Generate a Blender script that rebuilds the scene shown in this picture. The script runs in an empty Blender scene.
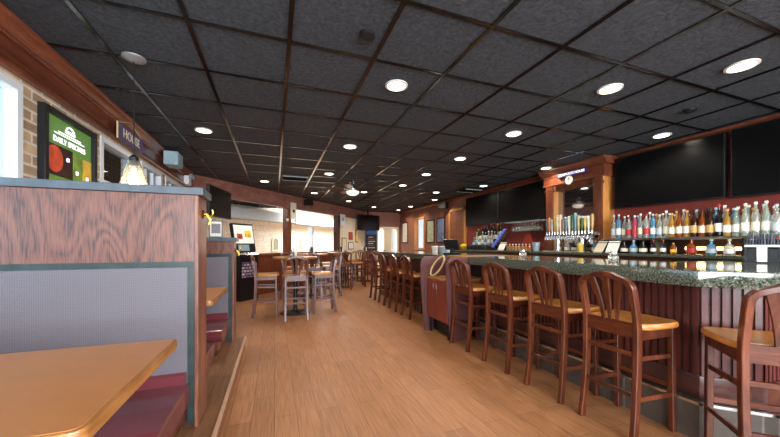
import bpy, bmesh, math, random
from mathutils import Vector, Matrix
random.seed(7)
PI = math.pi
SC = bpy.context.scene
COL = SC.collection

# ------------------------------------------------------------------ colour / material helpers
def lin(h):
    h = h.lstrip('#')
    o = []
    for i in (0, 2, 4):
        v = int(h[i:i+2], 16) / 255
        o.append(v / 12.92 if v <= .04045 else ((v + .055) / 1.055) ** 2.4)
    return (*o, 1)

def new_mat(name):
    m = bpy.data.materials.new(name); m.use_nodes = True
    nt = m.node_tree
    b = nt.nodes['Principled BSDF']
    return m, nt, b

def N(nt, t, **kw):
    n = nt.nodes.new(t)
    for k, v in kw.items():
        setattr(n, k, v)
    return n

def ramp(nt, stops):
    r = N(nt, 'ShaderNodeValToRGB')
    e = r.color_ramp.elements
    e[0].position, e[0].color = stops[0]
    e[1].position, e[1].color = stops[-1]
    for p, c in stops[1:-1]:
        x = e.new(p); x.color = c
    return r

def plain(name, col, rough=.5, metal=0, trans=0, emit=None, estr=0, coat=0, spec=.5, var=.12, ior=1.45, bump=0, bscale=80):
    m, nt, b = new_mat(name)
    c = lin(col)
    b.inputs['Roughness'].default_value = rough
    b.inputs['Metallic'].default_value = metal
    b.inputs['Transmission Weight'].default_value = trans
    b.inputs['Coat Weight'].default_value = coat
    b.inputs['Specular IOR Level'].default_value = spec
    b.inputs['IOR'].default_value = ior
    tc = N(nt, 'ShaderNodeTexCoord')
    nz = N(nt, 'ShaderNodeTexNoise'); nz.inputs['Scale'].default_value = 9; nz.inputs['Detail'].default_value = 4
    nt.links.new(tc.outputs['Object'], nz.inputs['Vector'])
    r = ramp(nt, [(.3, tuple(x * (1 - var) for x in c[:3]) + (1,)), (.7, tuple(min(1, x * (1 + var)) for x in c[:3]) + (1,))])
    nt.links.new(nz.outputs['Fac'], r.inputs['Fac'])
    nt.links.new(r.outputs['Color'], b.inputs['Base Color'])
    if emit:
        b.inputs['Emission Color'].default_value = lin(emit)
        b.inputs['Emission Strength'].default_value = estr
    if bump:
        n2 = N(nt, 'ShaderNodeTexNoise'); n2.inputs['Scale'].default_value = bscale
        bp = N(nt, 'ShaderNodeBump'); bp.inputs['Strength'].default_value = bump; bp.inputs['Distance'].default_value = .01
        nt.links.new(tc.outputs['Object'], n2.inputs['Vector'])
        nt.links.new(n2.outputs['Fac'], bp.inputs['Height']); nt.links.new(bp.outputs['Normal'], b.inputs['Normal'])
    return m

def wood(name, dark, mid, light, axis='z', rough=.35, scale=6, dist=6, coat=.2, fine=60, stretch=.12):
    """streaky grain running along axis (object space)"""
    m, nt, b = new_mat(name)
    tc = N(nt, 'ShaderNodeTexCoord')
    mp = N(nt, 'ShaderNodeMapping')
    s = [1, 1, 1]; s['xyz'.index(axis)] = stretch
    mp.inputs['Scale'].default_value = s
    nt.links.new(tc.outputs['Object'], mp.inputs['Vector'])
    n1 = N(nt, 'ShaderNodeTexNoise'); n1.inputs['Scale'].default_value = scale; n1.inputs['Detail'].default_value = 6; n1.inputs['Distortion'].default_value = dist * .1
    n2 = N(nt, 'ShaderNodeTexNoise'); n2.inputs['Scale'].default_value = fine; n2.inputs['Detail'].default_value = 3
    nt.links.new(mp.outputs['Vector'], n1.inputs['Vector']); nt.links.new(mp.outputs['Vector'], n2.inputs['Vector'])
    mx = N(nt, 'ShaderNodeMix'); mx.inputs[0].default_value = .45
    nt.links.new(n1.outputs['Fac'], mx.inputs[2]); nt.links.new(n2.outputs['Fac'], mx.inputs[3])
    r = ramp(nt, [(.32, lin(dark)), (.5, lin(mid)), (.68, lin(light))])
    nt.links.new(mx.outputs[0], r.inputs['Fac'])
    nt.links.new(r.outputs['Color'], b.inputs['Base Color'])
    b.inputs['Roughness'].default_value = rough
    b.inputs['Coat Weight'].default_value = coat; b.inputs['Coat Roughness'].default_value = .2
    return m

def oak(name, dark, mid, light, rough=.38):
    """stained oak veneer with cathedral figure, grain upright"""
    m, nt, b = new_mat(name)
    tc = N(nt, 'ShaderNodeTexCoord'); mp = N(nt, 'ShaderNodeMapping'); mp.inputs['Scale'].default_value = (1, 1, .30)
    nt.links.new(tc.outputs['Object'], mp.inputs['Vector'])
    nz = N(nt, 'ShaderNodeTexNoise'); nz.inputs['Scale'].default_value = 2.6; nz.inputs['Detail'].default_value = 2.0; nz.inputs['Distortion'].default_value = .35
    nt.links.new(mp.outputs['Vector'], nz.inputs['Vector'])
    mul = N(nt, 'ShaderNodeMath', operation='MULTIPLY'); mul.inputs[1].default_value = 44
    fr = N(nt, 'ShaderNodeMath', operation='PINGPONG'); fr.inputs[1].default_value = 1
    nt.links.new(nz.outputs['Fac'], mul.inputs[0]); nt.links.new(mul.outputs[0], fr.inputs[0])
    mp2 = N(nt, 'ShaderNodeMapping'); mp2.inputs['Scale'].default_value = (1, 1, .06)
    nt.links.new(tc.outputs['Object'], mp2.inputs['Vector'])
    n2 = N(nt, 'ShaderNodeTexNoise'); n2.inputs['Scale'].default_value = 160; n2.inputs['Detail'].default_value = 2
    nt.links.new(mp2.outputs['Vector'], n2.inputs['Vector'])
    mx = N(nt, 'ShaderNodeMix'); mx.inputs[0].default_value = .80
    nt.links.new(fr.outputs[0], mx.inputs[2]); nt.links.new(n2.outputs['Fac'], mx.inputs[3])
    r = ramp(nt, [(.34, lin(dark)), (.47, lin(mid)), (.66, lin(light))])
    nt.links.new(mx.outputs[0], r.inputs['Fac']); nt.links.new(r.outputs['Color'], b.inputs['Base Color'])
    b.inputs['Roughness'].default_value = rough; b.inputs['Coat Weight'].default_value = .25; b.inputs['Coat Roughness'].default_value = .25
    return m

def brick(name, c1, c2, mortar, w, h, ms=.006, rough=.8, axis='yz', bump=.6, off=.5, coord='Object', nz_amt=.25):
    m, nt, b = new_mat(name)
    tc = N(nt, 'ShaderNodeTexCoord')
    sp = N(nt, 'ShaderNodeSeparateXYZ'); cb = N(nt, 'ShaderNodeCombineXYZ')
    nt.links.new(tc.outputs[coord], sp.inputs[0])
    nt.links.new(sp.outputs['XYZ'.index(axis[0].upper())], cb.inputs[0]); nt.links.new(sp.outputs['XYZ'.index(axis[1].upper())], cb.inputs[1])
    t = N(nt, 'ShaderNodeTexBrick'); t.offset = off
    t.inputs['Scale'].default_value = 1; t.inputs['Brick Width'].default_value = w; t.inputs['Row Height'].default_value = h
    t.inputs['Mortar Size'].default_value = ms; t.inputs['Color1'].default_value = lin(c1); t.inputs['Color2'].default_value = lin(c2); t.inputs['Mortar'].default_value = lin(mortar)
    t.inputs['Bias'].default_value = 0
    nt.links.new(cb.outputs[0], t.inputs['Vector'])
    nz = N(nt, 'ShaderNodeTexNoise'); nz.inputs['Scale'].default_value = 14; nz.inputs['Detail'].default_value = 5
    nt.links.new(tc.outputs[coord], nz.inputs['Vector'])
    r = ramp(nt, [(.3, (1 - nz_amt,) * 3 + (1,)), (.7, (1, 1, 1, 1))])
    nt.links.new(nz.outputs['Fac'], r.inputs['Fac'])
    mx = N(nt, 'ShaderNodeMix', data_type='RGBA', blend_type='MULTIPLY'); mx.inputs[0].default_value = 1
    nt.links.new(t.outputs['Color'], mx.inputs[6]); nt.links.new(r.outputs['Color'], mx.inputs[7])
    nt.links.new(mx.outputs[2], b.inputs['Base Color'])
    bp = N(nt, 'ShaderNodeBump'); bp.inputs['Strength'].default_value = bump; bp.inputs['Distance'].default_value = .004; bp.invert = True
    nt.links.new(t.outputs['Fac'], bp.inputs['Height']); nt.links.new(bp.outputs['Normal'], b.inputs['Normal'])
    b.inputs['Roughness'].default_value = rough
    return m

def floor_mat(name, ca, cb_, mortar, rough=.42):
    """narrow wood-look planks running along Y with fine streaks"""
    m, nt, b = new_mat(name)
    tc = N(nt, 'ShaderNodeTexCoord'); sp = N(nt, 'ShaderNodeSeparateXYZ'); cb = N(nt, 'ShaderNodeCombineXYZ')
    nt.links.new(tc.outputs['Object'], sp.inputs[0]); nt.links.new(sp.outputs[1], cb.inputs[0]); nt.links.new(sp.outputs[0], cb.inputs[1])
    t = N(nt, 'ShaderNodeTexBrick'); t.offset = .37
    for k, v in (('Scale', 1), ('Brick Width', .92), ('Row Height', .153), ('Mortar Size', .0016), ('Bias', 0)):
        t.inputs[k].default_value = v
    t.inputs['Color1'].default_value = lin(ca); t.inputs['Color2'].default_value = lin(cb_); t.inputs['Mortar'].default_value = lin(mortar)
    nt.links.new(cb.outputs[0], t.inputs['Vector'])
    mp = N(nt, 'ShaderNodeMapping'); mp.inputs['Scale'].default_value = (1, .03, 1)
    nt.links.new(tc.outputs['Object'], mp.inputs['Vector'])
    n1 = N(nt, 'ShaderNodeTexNoise'); n1.inputs['Scale'].default_value = 120; n1.inputs['Detail'].default_value = 3
    nt.links.new(mp.outputs[0], n1.inputs['Vector'])
    r = ramp(nt, [(.36, (.68, .65, .62, 1)), (.62, (1.08, 1.07, 1.06, 1))])
    nt.links.new(n1.outputs['Fac'], r.inputs['Fac'])
    mx = N(nt, 'ShaderNodeMix', data_type='RGBA', blend_type='MULTIPLY'); mx.inputs[0].default_value = .9
    nt.links.new(t.outputs['Color'], mx.inputs[6]); nt.links.new(r.outputs['Color'], mx.inputs[7])
    nt.links.new(mx.outputs[2], b.inputs['Base Color'])
    b.inputs['Roughness'].default_value = rough
    bp = N(nt, 'ShaderNodeBump'); bp.inputs['Strength'].default_value = .25; bp.inputs['Distance'].default_value = .002
    nt.links.new(n1.outputs['Fac'], bp.inputs['Height']); nt.links.new(bp.outputs['Normal'], b.inputs['Normal'])
    return m

def granite(name):
    m, nt, b = new_mat(name)
    tc = N(nt, 'ShaderNodeTexCoord')
    v = N(nt, 'ShaderNodeTexNoise'); v.inputs['Scale'].default_value = 95; v.inputs['Detail'].default_value = 6; v.inputs['Roughness'].default_value = .7
    nt.links.new(tc.outputs['Object'], v.inputs['Vector'])
    r = ramp(nt, [(.38, lin('#141611')), (.48, lin('#3d4338')), (.58, lin('#666c5c')), (.7, lin('#a3a593'))])
    nt.links.new(v.outputs['Fac'], r.inputs['Fac']); nt.links.new(r.outputs['Color'], b.inputs['Base Color'])
    b.inputs['Roughness'].default_value = .13; b.inputs['Coat Weight'].default_value = .6; b.inputs['Coat Roughness'].default_value = .05
    return m

def ceiling_mat(name):
    m, nt, b = new_mat(name)
    tc = N(nt, 'ShaderNodeTexCoord')
    n1 = N(nt, 'ShaderNodeTexNoise'); n1.inputs['Scale'].default_value = 38; n1.inputs['Detail'].default_value = 7; n1.inputs['Roughness'].default_value = .7
    nt.links.new(tc.outputs['Object'], n1.inputs['Vector'])
    r = ramp(nt, [(.38, lin('#222428')), (.64, lin('#46494f'))])
    nt.links.new(n1.outputs['Fac'], r.inputs['Fac']); nt.links.new(r.outputs['Color'], b.inputs['Base Color'])
    bp = N(nt, 'ShaderNodeBump'); bp.inputs['Strength'].default_value = 1; bp.inputs['Distance'].default_value = .035
    nt.links.new(n1.outputs['Fac'], bp.inputs['Height']); nt.links.new(bp.outputs['Normal'], b.inputs['Normal'])
    b.inputs['Roughness'].default_value = .75
    return m

def weave(name, c1, c2):
    m, nt, b = new_mat(name)
    tc = N(nt, 'ShaderNodeTexCoord')
    ck = N(nt, 'ShaderNodeTexChecker'); ck.inputs['Scale'].default_value = 150
    mp = N(nt, 'ShaderNodeMapping'); mp.inputs['Rotation'].default_value = (0, math.radians(45), 0)
    nt.links.new(tc.outputs['Object'], mp.inputs['Vector']); nt.links.new(mp.outputs[0], ck.inputs['Vector'])
    ck.inputs['Color1'].default_value = lin(c1); ck.inputs['Color2'].default_value = lin(c2)
    nt.links.new(ck.outputs['Color'], b.inputs['Base Color'])
    bp = N(nt, 'ShaderNodeBump'); bp.inputs['Strength'].default_value = .4; bp.inputs['Distance'].default_value = .002
    nt.links.new(ck.outputs['Fac'], bp.inputs['Height']); nt.links.new(bp.outputs['Normal'], b.inputs['Normal'])
    b.inputs['Roughness'].default_value = .45; b.inputs['Sheen Weight'].default_value = .3
    return m

M = {}
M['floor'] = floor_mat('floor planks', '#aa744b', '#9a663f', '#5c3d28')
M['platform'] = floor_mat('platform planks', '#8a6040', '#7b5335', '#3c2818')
M['ceiling'] = ceiling_mat('black ceiling tile')
M['tbar'] = plain('black tee bar', '#0c0c0d', .15, spec=.5, ior=1.62)
M['mahog'] = wood('mahogany stool wood', '#2c1008', '#50220f', '#763c22', 'z', .3, 9, 4, .35)
M['mahog_x'] = wood('mahogany rail wood', '#2c1008', '#50220f', '#763c22', 'x', .3, 9, 4, .35)
M['honey'] = wood('honey seat wood', '#a05e26', '#bd7934', '#cf9148', 'y', .38, 8, 5, .12)
M['trimwood'] = wood('red brown trim wood', '#47200f', '#683420', '#83492f', 'y', .35, 7, 6, .3)
M['trimwood_x'] = wood('red brown header wood', '#6b4236', '#88594a', '#9b6c5c', 'x', .4, 7, 6, .2)
M['trimwood_z'] = wood('red brown upright wood', '#47200f', '#6a3520', '#854a30', 'z', .35, 7, 6, .3)
M['orange'] = wood('light maple side', '#a8682e', '#c48646', '#d39a5a', 'z', .4, 7, 5, .2)
M['oak'] = oak('stained oak panel', '#331810', '#613323', '#754634')
M['beige_post'] = wood('stained oak end post', '#4a2518', '#754430', '#8f5d47', 'z', .4, 12, 4, .15)
M['nosing'] = plain('pale worn nosing', '#c0977a', .5)
M['slab'] = plain('blue grey laminate', '#4b545c', .35, var=.25)
M['green'] = plain('dark green marbled edge', '#22302f', .35, var=.5)
M['weave'] = weave('grey mauve woven vinyl', '#686167', '#585258')
M['burgundy'] = plain('burgundy vinyl', '#652c31', .25, coat=.3, var=.06, bump=.05, bscale=30)
M['table'] = plain('orange brown laminate', '#b9743a', .33, var=.05, coat=.15)
M['table_edge'] = wood('table edge wood', '#7a4a22', '#a06a34', '#b98348', 'y', .35)
M['black'] = plain('black plastic', '#141416', .4)
M['blackmetal'] = plain('black iron', '#151515', .45, metal=.3)
M['screen'] = plain('dark television glass', '#0b0b0c', .22, spec=.35)
M['chrome'] = plain('brushed chrome', '#c9c9c9', .18, metal=1)
M['steel'] = plain('satin steel', '#a8a8a8', .45, metal=.7)
M['brass'] = plain('polished brass', '#b58a3a', .25, metal=1)
M['granite'] = granite('polished green granite')
M['bead'] = wood('burgundy beadboard', '#34120f', '#522420', '#63322b', 'z', .35, 8, 4, .25)
M['plinth'] = wood('dark plinth wood', '#2a120d', '#44211a', '#573026', 'y', .35, 8, 4, .2)
M['tile'] = brick('grey brown base tile', '#554b42', '#4d433b', '#7d7368', .33, .40, .004, .45, 'yz', .3, 0)
M['maroon'] = plain('maroon painted plaster', '#85362d', .6, var=.08)
M['brownwall'] = wood('brown panelled wall', '#6e3c2b', '#8a5340', '#9c6650', 'z', .5, 4, 4, 0)
M['cab'] = wood('cherry laminate', '#5d2418', '#74301f', '#80392a', 'z', .45, 5, 4, .1)
M['cabside'] = plain('mauve laminate', '#5e3a39', .4, var=.06)
M['brick'] = brick('tan brick', '#d2b48c', '#a08262', '#d8cebd', .2, .075, .009, .85, 'yz')
M['whitebrick'] = brick('cream painted brick', '#e9e0cf', '#e2d8c4', '#d3c8b4', .4, .2, .008, .7, 'xz', .2)
M['cream'] = plain('cream wall', '#ddd0b6', .7, var=.04)
M['white'] = plain('white paint', '#e6e6e2', .5, var=.02)
M['winframe'] = plain('white window frame', '#d8dcde', .45, var=.03)
M['duct'] = plain('pale blue grey soffit', '#aebabf', .6, var=.05)
M['lens'] = plain('lit lamp lens', '#fff3dd', .4, emit='#fff0d6', estr=7)
M['ring'] = plain('white lamp trim', '#cfcac0', .4)
M['bulb'] = plain('glowing bulb', '#ffe7b8', .4, emit='#ffd590', estr=14)
M['led'] = plain('warm led strip', '#ffe9b0', .4, emit='#ffe2a0', estr=7)
M['blueled'] = plain('blue lit acrylic', '#7f86c4', .3, emit='#5560e8', estr=.16, var=.4)
M['dimming'] = plain('tinted window glass', '#b4c6d0', .02, trans=1, var=0, ior=1.15)  # glass colour darkened so the sky behind the booth panes looks dimmer
M['glassclear'] = plain('clear window glass', '#ffffff', .02, trans=1, var=0, ior=1.15)
M['jarglass'] = plain('clear jar glass', '#f7f4ea', .05, trans=.93, var=0)
M['stemglass'] = plain('clear stemware', '#f2ece6', .06, trans=.6, var=0)
M['straw'] = plain('dark blue grey straw', '#3a4250', .4, var=.3)
M['mirror'] = plain('mirror glass', '#a8a8a8', .04, metal=1, var=0)
M['paper'] = plain('white printed paper', '#e2ded2', .7)
M['cardblue'] = plain('faded blue print', '#6d7a97', .6, var=.4)
M['redcard'] = plain('red orange card', '#b4402a', .5)
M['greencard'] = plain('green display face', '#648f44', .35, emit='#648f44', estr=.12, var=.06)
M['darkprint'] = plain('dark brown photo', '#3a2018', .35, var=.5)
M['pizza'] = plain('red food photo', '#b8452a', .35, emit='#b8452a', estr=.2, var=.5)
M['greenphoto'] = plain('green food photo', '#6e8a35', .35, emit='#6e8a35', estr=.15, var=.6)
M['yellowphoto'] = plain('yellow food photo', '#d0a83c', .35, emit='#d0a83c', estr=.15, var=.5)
M['palebluegrey'] = plain('pale blue plastic', '#8fa6ad', .4)
M['beige'] = plain('beige cord', '#c8ab7c', .6)
M['purple'] = plain('purple sign paint', '#5d4f70', .6, var=.3)
M['signcream'] = plain('cream lettering', '#d8cbb0', .6)
M['bluesign'] = plain('lit blue sign face', '#2a2050', .4, emit='#3a3088', estr=.12)
M['whitelit'] = plain('lit white lettering', '#f4f2ff', .4, emit='#f0eeff', estr=.9)
M['clockface'] = plain('clock face', '#ece6d8', .5, var=.03)
M['chalk'] = plain('chalkboard', '#1d2730', .7, var=.3)
M['chalkblue'] = plain('blue chalk header', '#2c62a8', .6, var=.3)
M['flower'] = brick('flower poster', '#8a4a8a', '#e6dbe0', '#201520', .09, .07, .012, .4, 'xz', 0)
M['plank'] = brick('weathered canopy boards', '#8b8177', '#6f665d', '#3a332d', 2.4, .14, .008, .8, 'yx', .3)
M['blind'] = brick('slatted wooden blind', '#93593a', '#875033', '#54301d', 4, .055, .006, .5, 'yz', .8, 0)

# ------------------------------------------------------------------ mesh builder
class MB:
    def __init__(s): s.v = []; s.f = []
    def add(s, vs, fs):
        o = len(s.v); s.v += [tuple(v) for v in vs]; s.f += [tuple(i + o for i in f) for f in fs]; return s
    def box(s, x0, x1, y0, y1, z0, z1):
        vs = [(x, y, z) for x in (x0, x1) for y in (y0, y1) for z in (z0, z1)]
        return s.add(vs, [(0, 1, 3, 2), (4, 6, 7, 5), (0, 4, 5, 1), (2, 3, 7, 6), (0, 2, 6, 4), (1, 5, 7, 3)])
    def prism(s, poly, a, b, axis='z'):
        """poly in the plane normal to axis (cyclic order), extruded a..b"""
        def mk(p, h):
            if axis == 'z': return (p[0], p[1], h)
            if axis == 'y': return (p[0], h, p[1])
            return (h, p[0], p[1])
        n = len(poly)
        vs = [mk(p, a) for p in poly] + [mk(p, b) for p in poly]
        fs = [tuple(range(n - 1, -1, -1)), tuple(range(n, 2 * n))] + [(i, (i + 1) % n, n + (i + 1) % n, n + i) for i in range(n)]
        return s.add(vs, fs)
    def lathe(s, prof, n=16, cx=0, cy=0, cz=0, axis='z'):
        vs = []; fs = []
        for r, z in prof:
            for k in range(n):
                a = 2 * PI * k / n; p = (r * math.cos(a), r * math.sin(a), z)
                if axis == 'x': p = (p[2], p[0], p[1])
                if axis == 'y': p = (p[0], p[2], p[1])
                vs.append((p[0] + cx, p[1] + cy, p[2] + cz))
        m = len(prof)
        for i in range(m - 1):
            for k in range(n):
                k2 = (k + 1) % n
                fs.append((i * n + k, i * n + k2, (i + 1) * n + k2, (i + 1) * n + k))
        fs.append(tuple(range(n - 1, -1, -1))); fs.append(tuple((m - 1) * n + k for k in range(n)))
        return s.add(vs, fs)
    def sweep(s, pts, w, h, ref, chamfer=.25, closed=False, ws=None):
        """rectangular chamfered section: w along ref, h along the binormal"""
        pts = [Vector(p) for p in pts]; ref = Vector(ref); n = len(pts)
        vs = []; fs = []
        for i, p in enumerate(pts):
            if closed: t = pts[(i + 1) % n] - pts[i - 1]
            else: t = pts[min(i + 1, n - 1)] - pts[max(i - 1, 0)]
            t.normalize(); a = (ref - ref.dot(t) * t).normalized(); b = t.cross(a)
            k = ws[i] if ws else 1
            W = w * k / 2; H = h / 2; c = min(W, H) * chamfer
            for x, y in ((W - c, -H), (W, -H + c), (W, H - c), (W - c, H), (-W + c, H), (-W, H - c), (-W, -H + c), (-W + c, -H)):
                vs.append(p + a * x + b * y)
        for i in range(n if closed else n - 1):
            j = (i + 1) % n
            for k in range(8):
                k2 = (k + 1) % 8
                fs.append((i * 8 + k, i * 8 + k2, j * 8 + k2, j * 8 + k))
        if not closed:
            fs.append(tuple(range(7, -1, -1))); fs.append(tuple((n - 1) * 8 + k for k in range(8)))
        return s.add(vs, fs)
    def tube(s, pts, r, n=8, closed=False):
        pts = [Vector(p) for p in pts]; m = len(pts); vs = []; fs = []
        ref = Vector((.123, .31, .94)); prev = None
        for i, p in enumerate(pts):
            t = (pts[(i + 1) % m] - pts[i - 1]) if closed else (pts[min(i + 1, m - 1)] - pts[max(i - 1, 0)])
            t.normalize()
            a = (ref if prev is None else prev); a = (a - a.dot(t) * t)
            if a.length < 1e-4: a = Vector((1, 0, 0)) - Vector((1, 0, 0)).dot(t) * t
            a.normalize(); prev = a; b = t.cross(a)
            rr = r[i] if isinstance(r, (list, tuple)) else r
            for k in range(n):
                an = 2 * PI * k / n; vs.append(p + (a * math.cos(an) + b * math.sin(an)) * rr)
        for i in range(m if closed else m - 1):
            j = (i + 1) % m
            for k in range(n):
                k2 = (k + 1) % n; fs.append((i * n + k, i * n + k2, j * n + k2, j * n + k))
        if not closed:
            fs.append(tuple(range(n - 1, -1, -1))); fs.append(tuple((m - 1) * n + k for k in range(n)))
        return s.add(vs, fs)
    def xf(s, mat):
        s.v = [tuple(mat @ Vector(v)) for v in s.v]; return s
    def build(s, name, mat, parent=None, bevel=0, loc=None, rotz=0, smooth=True):
        me = bpy.data.meshes.new(name)
        bm = bmesh.new()
        vv = [bm.verts.new(v) for v in s.v]
        for f in s.f:
            try: bm.faces.new([vv[i] for i in f])
            except ValueError: pass
        bmesh.ops.recalc_face_normals(bm, faces=bm.faces)
        if bevel:
            bmesh.ops.bevel(bm, geom=[e for e in bm.edges], offset=bevel, segments=2, affect='EDGES', profile=.5, clamp_overlap=True)
        if smooth:
            for f in bm.faces: f.smooth = True
            for e in bm.edges:
                if len(e.link_faces) == 2 and e.calc_face_angle(0) > (.35 if bevel else .6): e.smooth = False
        bm.to_mesh(me); bm.free()
        me.materials.append(mat)
        o = bpy.data.objects.new(name, me); COL.objects.link(o)
        if parent: o.parent = parent
        if loc: o.location = loc
        if rotz: o.rotation_euler = (0, 0, rotz)
        return o

def box(*a): return MB().box(*a)
def casing(b, x0, x1, y0, y1, z0, z1, w, axis='x'):
    """four-sided frame without overlapping corners; axis = thin direction"""
    def add(a0, a1, c0, c1):
        if axis == 'x': b.box(x0, x1, a0, a1, c0, c1)
        else: b.box(a0, a1, x0, x1, c0, c1)
    add(y0, y0 + w, z0, z1); add(y1 - w, y1, z0, z1); add(y0 + w, y1 - w, z0, z0 + w); add(y0 + w, y1 - w, z1 - w, z1)
    return b

def tag(o, label, cat, group=None, kind=None):
    o['label'] = label; o['category'] = cat
    if group: o['group'] = group
    if kind: o['kind'] = kind
    return o

def thing(name, label, cat, loc=(0, 0, 0), rotz=0, group=None):
    o = bpy.data.objects.new(name, None); COL.objects.link(o)
    o.empty_display_size = .1
    o.location = loc; o.rotation_euler = (0, 0, rotz)
    return tag(o, label, cat, group)

def kids(o): return [c for c in KID.get(o.name, [])]
def tree(o):
    return [c for c in o.children]
def dup(root, loc, rotz, label, group=None):
    r = root.copy(); COL.objects.link(r); r.location = loc; r.rotation_euler = (0, 0, rotz)
    r['label'] = label
    if group: r['group'] = group
    for ch in list(root.children):
        c = ch.copy(); COL.objects.link(c); c.parent = r
        for g in list(ch.children):
            d = g.copy(); COL.objects.link(d); d.parent = c
    return r

def struct(name, mb, mat, label=None, cat=None, **kw):
    o = mb.build(name, mat, **kw); o['kind'] = 'structure'
    if label: o['label'] = label; o['category'] = cat or name.split('_')[0]
    return o

def text(name, body, size, mat, parent, mtx, extrude=.002):
    cu = bpy.data.curves.new(name, 'FONT'); cu.body = body; cu.size = size; cu.extrude = extrude
    cu.align_x = 'CENTER'; cu.align_y = 'CENTER'
    cu.materials.append(mat)
    tmp = bpy.data.objects.new(name, cu); COL.objects.link(tmp)
    dg = bpy.context.evaluated_depsgraph_get()
    me = bpy.data.meshes.new_from_object(tmp.evaluated_get(dg))
    COL.objects.unlink(tmp); bpy.data.objects.remove(tmp)
    bm = bmesh.new(); bm.from_mesh(me); bpy.data.meshes.remove(me)
    seen = set(); isl = []
    for v in bm.verts:
        if v in seen: continue
        st = [v]; seen.add(v); g = []
        while st:
            q = st.pop(); g.append(q)
            for e in q.link_edges:
                w_ = e.other_vert(q)
                if w_ not in seen: seen.add(w_); st.append(w_)
        isl.append(g)
    for g in isl:
        idx = {v: k for k, v in enumerate(g)}
        fs = {f for v in g for f in v.link_faces}
        m2 = bpy.data.meshes.new('letter'); m2.from_pydata([v.co for v in g], [], [[idx[v] for v in f.verts] for f in fs]); m2.materials.append(mat)
        o = bpy.data.objects.new('letter', m2); COL.objects.link(o); o.parent = parent; o.matrix_local = mtx
    bm.free()
ORD = ['first', 'second', 'third', 'fourth', 'fifth', 'sixth', 'seventh', 'eighth', 'ninth', 'tenth', 'eleventh', 'twelfth', 'thirteenth', 'fourteenth', 'fifteenth', 'sixteenth', 'seventeenth', 'eighteenth', 'nineteenth', 'twentieth', 'twenty-first', 'twenty-second', 'twenty-third', 'twenty-fourth', 'twenty-fifth', 'twenty-sixth', 'twenty-seventh', 'twenty-eighth', 'twenty-ninth', 'thirtieth', 'thirty-first', 'thirty-second', 'thirty-third', 'thirty-fourth', 'thirty-fifth', 'thirty-sixth', 'thirty-seventh', 'thirty-eighth', 'thirty-ninth', 'fortieth']

# ------------------------------------------------------------------ room constants (metres)
HC = 1.25            # eye height
ZC = 2.659           # ceiling
XL, XR = -1.58, 5.17 # side walls
YB, YS = 12.8, -2.6
PZ = .136            # booth platform
A = Vector((XL, 7.27, 0)); EX = Vector((.6764, .7363, 0)); EY = Vector((-.7363, .6764, 0))
AW = Matrix(((EX.x, EY.x, 0, A.x), (EX.y, EY.y, 0, A.y), (0, 0, 1, 0), (0, 0, 0, 1)))
AROT = math.atan2(EX.y, EX.x)

# ------------------------------------------------------------------ shell
struct('floor', box(-7.5, 6.2, YS - .2, 19, -.1, 0), M['floor'], 'tan wood-look plank floor running along the aisle')
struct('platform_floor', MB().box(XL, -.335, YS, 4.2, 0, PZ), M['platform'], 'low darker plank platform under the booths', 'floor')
struct('trim_1', MB().box(-.342, -.323, YS, 4.205, PZ - .02, PZ + .006), M['nosing'], 'pale wood nosing along the booth platform edge')
struct('ceiling', box(XL - .1, XR + .1, YS, YB + .1, ZC + .006, ZC + .08), M['ceiling'], 'black textured tile ceiling')
g = MB()
xs = [.096 + .61 * k for k in range(-3, 9) if XL < .096 + .61 * k < XR]
ys = [2.28 + .61 * k for k in range(-8, 18) if YS < 2.28 + .61 * k < YB]
for x in xs: g.box(x - .014, x + .014, YS, YB, ZC - .004, ZC + .004)
for y in ys: g.box(XL, XR, y - .012, y + .012, ZC - .003, ZC + .004)
struct('ceiling_grid', g, M['tbar'], 'black tee-bar grid holding the ceiling tiles', 'ceiling')

# left wall with window openings
WT = .14
def wall_boxes(segs, x0, x1): 
    b = MB()
    for y0, y1, z0, z1 in segs: b.box(x0, x1, y0, y1, z0, z1)
    return b
wins = [(-1.9, 2.8), (3.80, 4.62), (4.78, 5.55), (5.72, 6.9)]
segs = [(YS, 7.4, 0, .95), (YS, 7.4, 2.31, ZC)]
e = YS
for a_, b_ in wins:
    segs.append((e, a_, .95, 2.31)); e = b_
segs.append((e, 7.4, .95, 2.31))
struct('wall_left', wall_boxes(segs, XL - WT, XL), M['brick'], 'tan brick wall between the windows on the booth side', 'wall')
for i, (a_, b_) in enumerate(wins):
    fr = MB(); w = .05
    x0, x1 = XL - .10, XL + .012
    casing(fr, x0, x1, a_, b_, .952, 2.308, w)
    if i == 0:
        for y in (-.4, 1.1, 2.35): fr.box(x0 + .02, x1 - .03, y - .03, y + .03, 1.0, 2.26)
    elif i == 1:
        fr.box(x0 + .03, x1 - .03, a_ + w, b_ - w, 1.86, 1.9)
    else:
        n = 3
        for k in range(1, n): fr.box(x0 + .03, x1 - .03, a_ + (b_ - a_) * k / n - .012, a_ + (b_ - a_) * k / n + .012, .95, 2.31)
        for k in range(1, 5): fr.box(x0 + .03, x1 - .03, a_, b_, .95 + 1.36 * k / 5 - .012, .95 + 1.36 * k / 5 + .012)
    wn = struct(f'window_{i+1}', fr, M['winframe'], ['wide white-framed window at the near end of the booth wall', 'white-framed window beside the green menu display', 'gridded window with small panes along the booth wall', 'far gridded window of the booth wall'][i], 'window')
    MB().box(XL - .06, XL - .055, a_, b_, .95, 2.31).build('pane', M['dimming'], wn)
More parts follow.
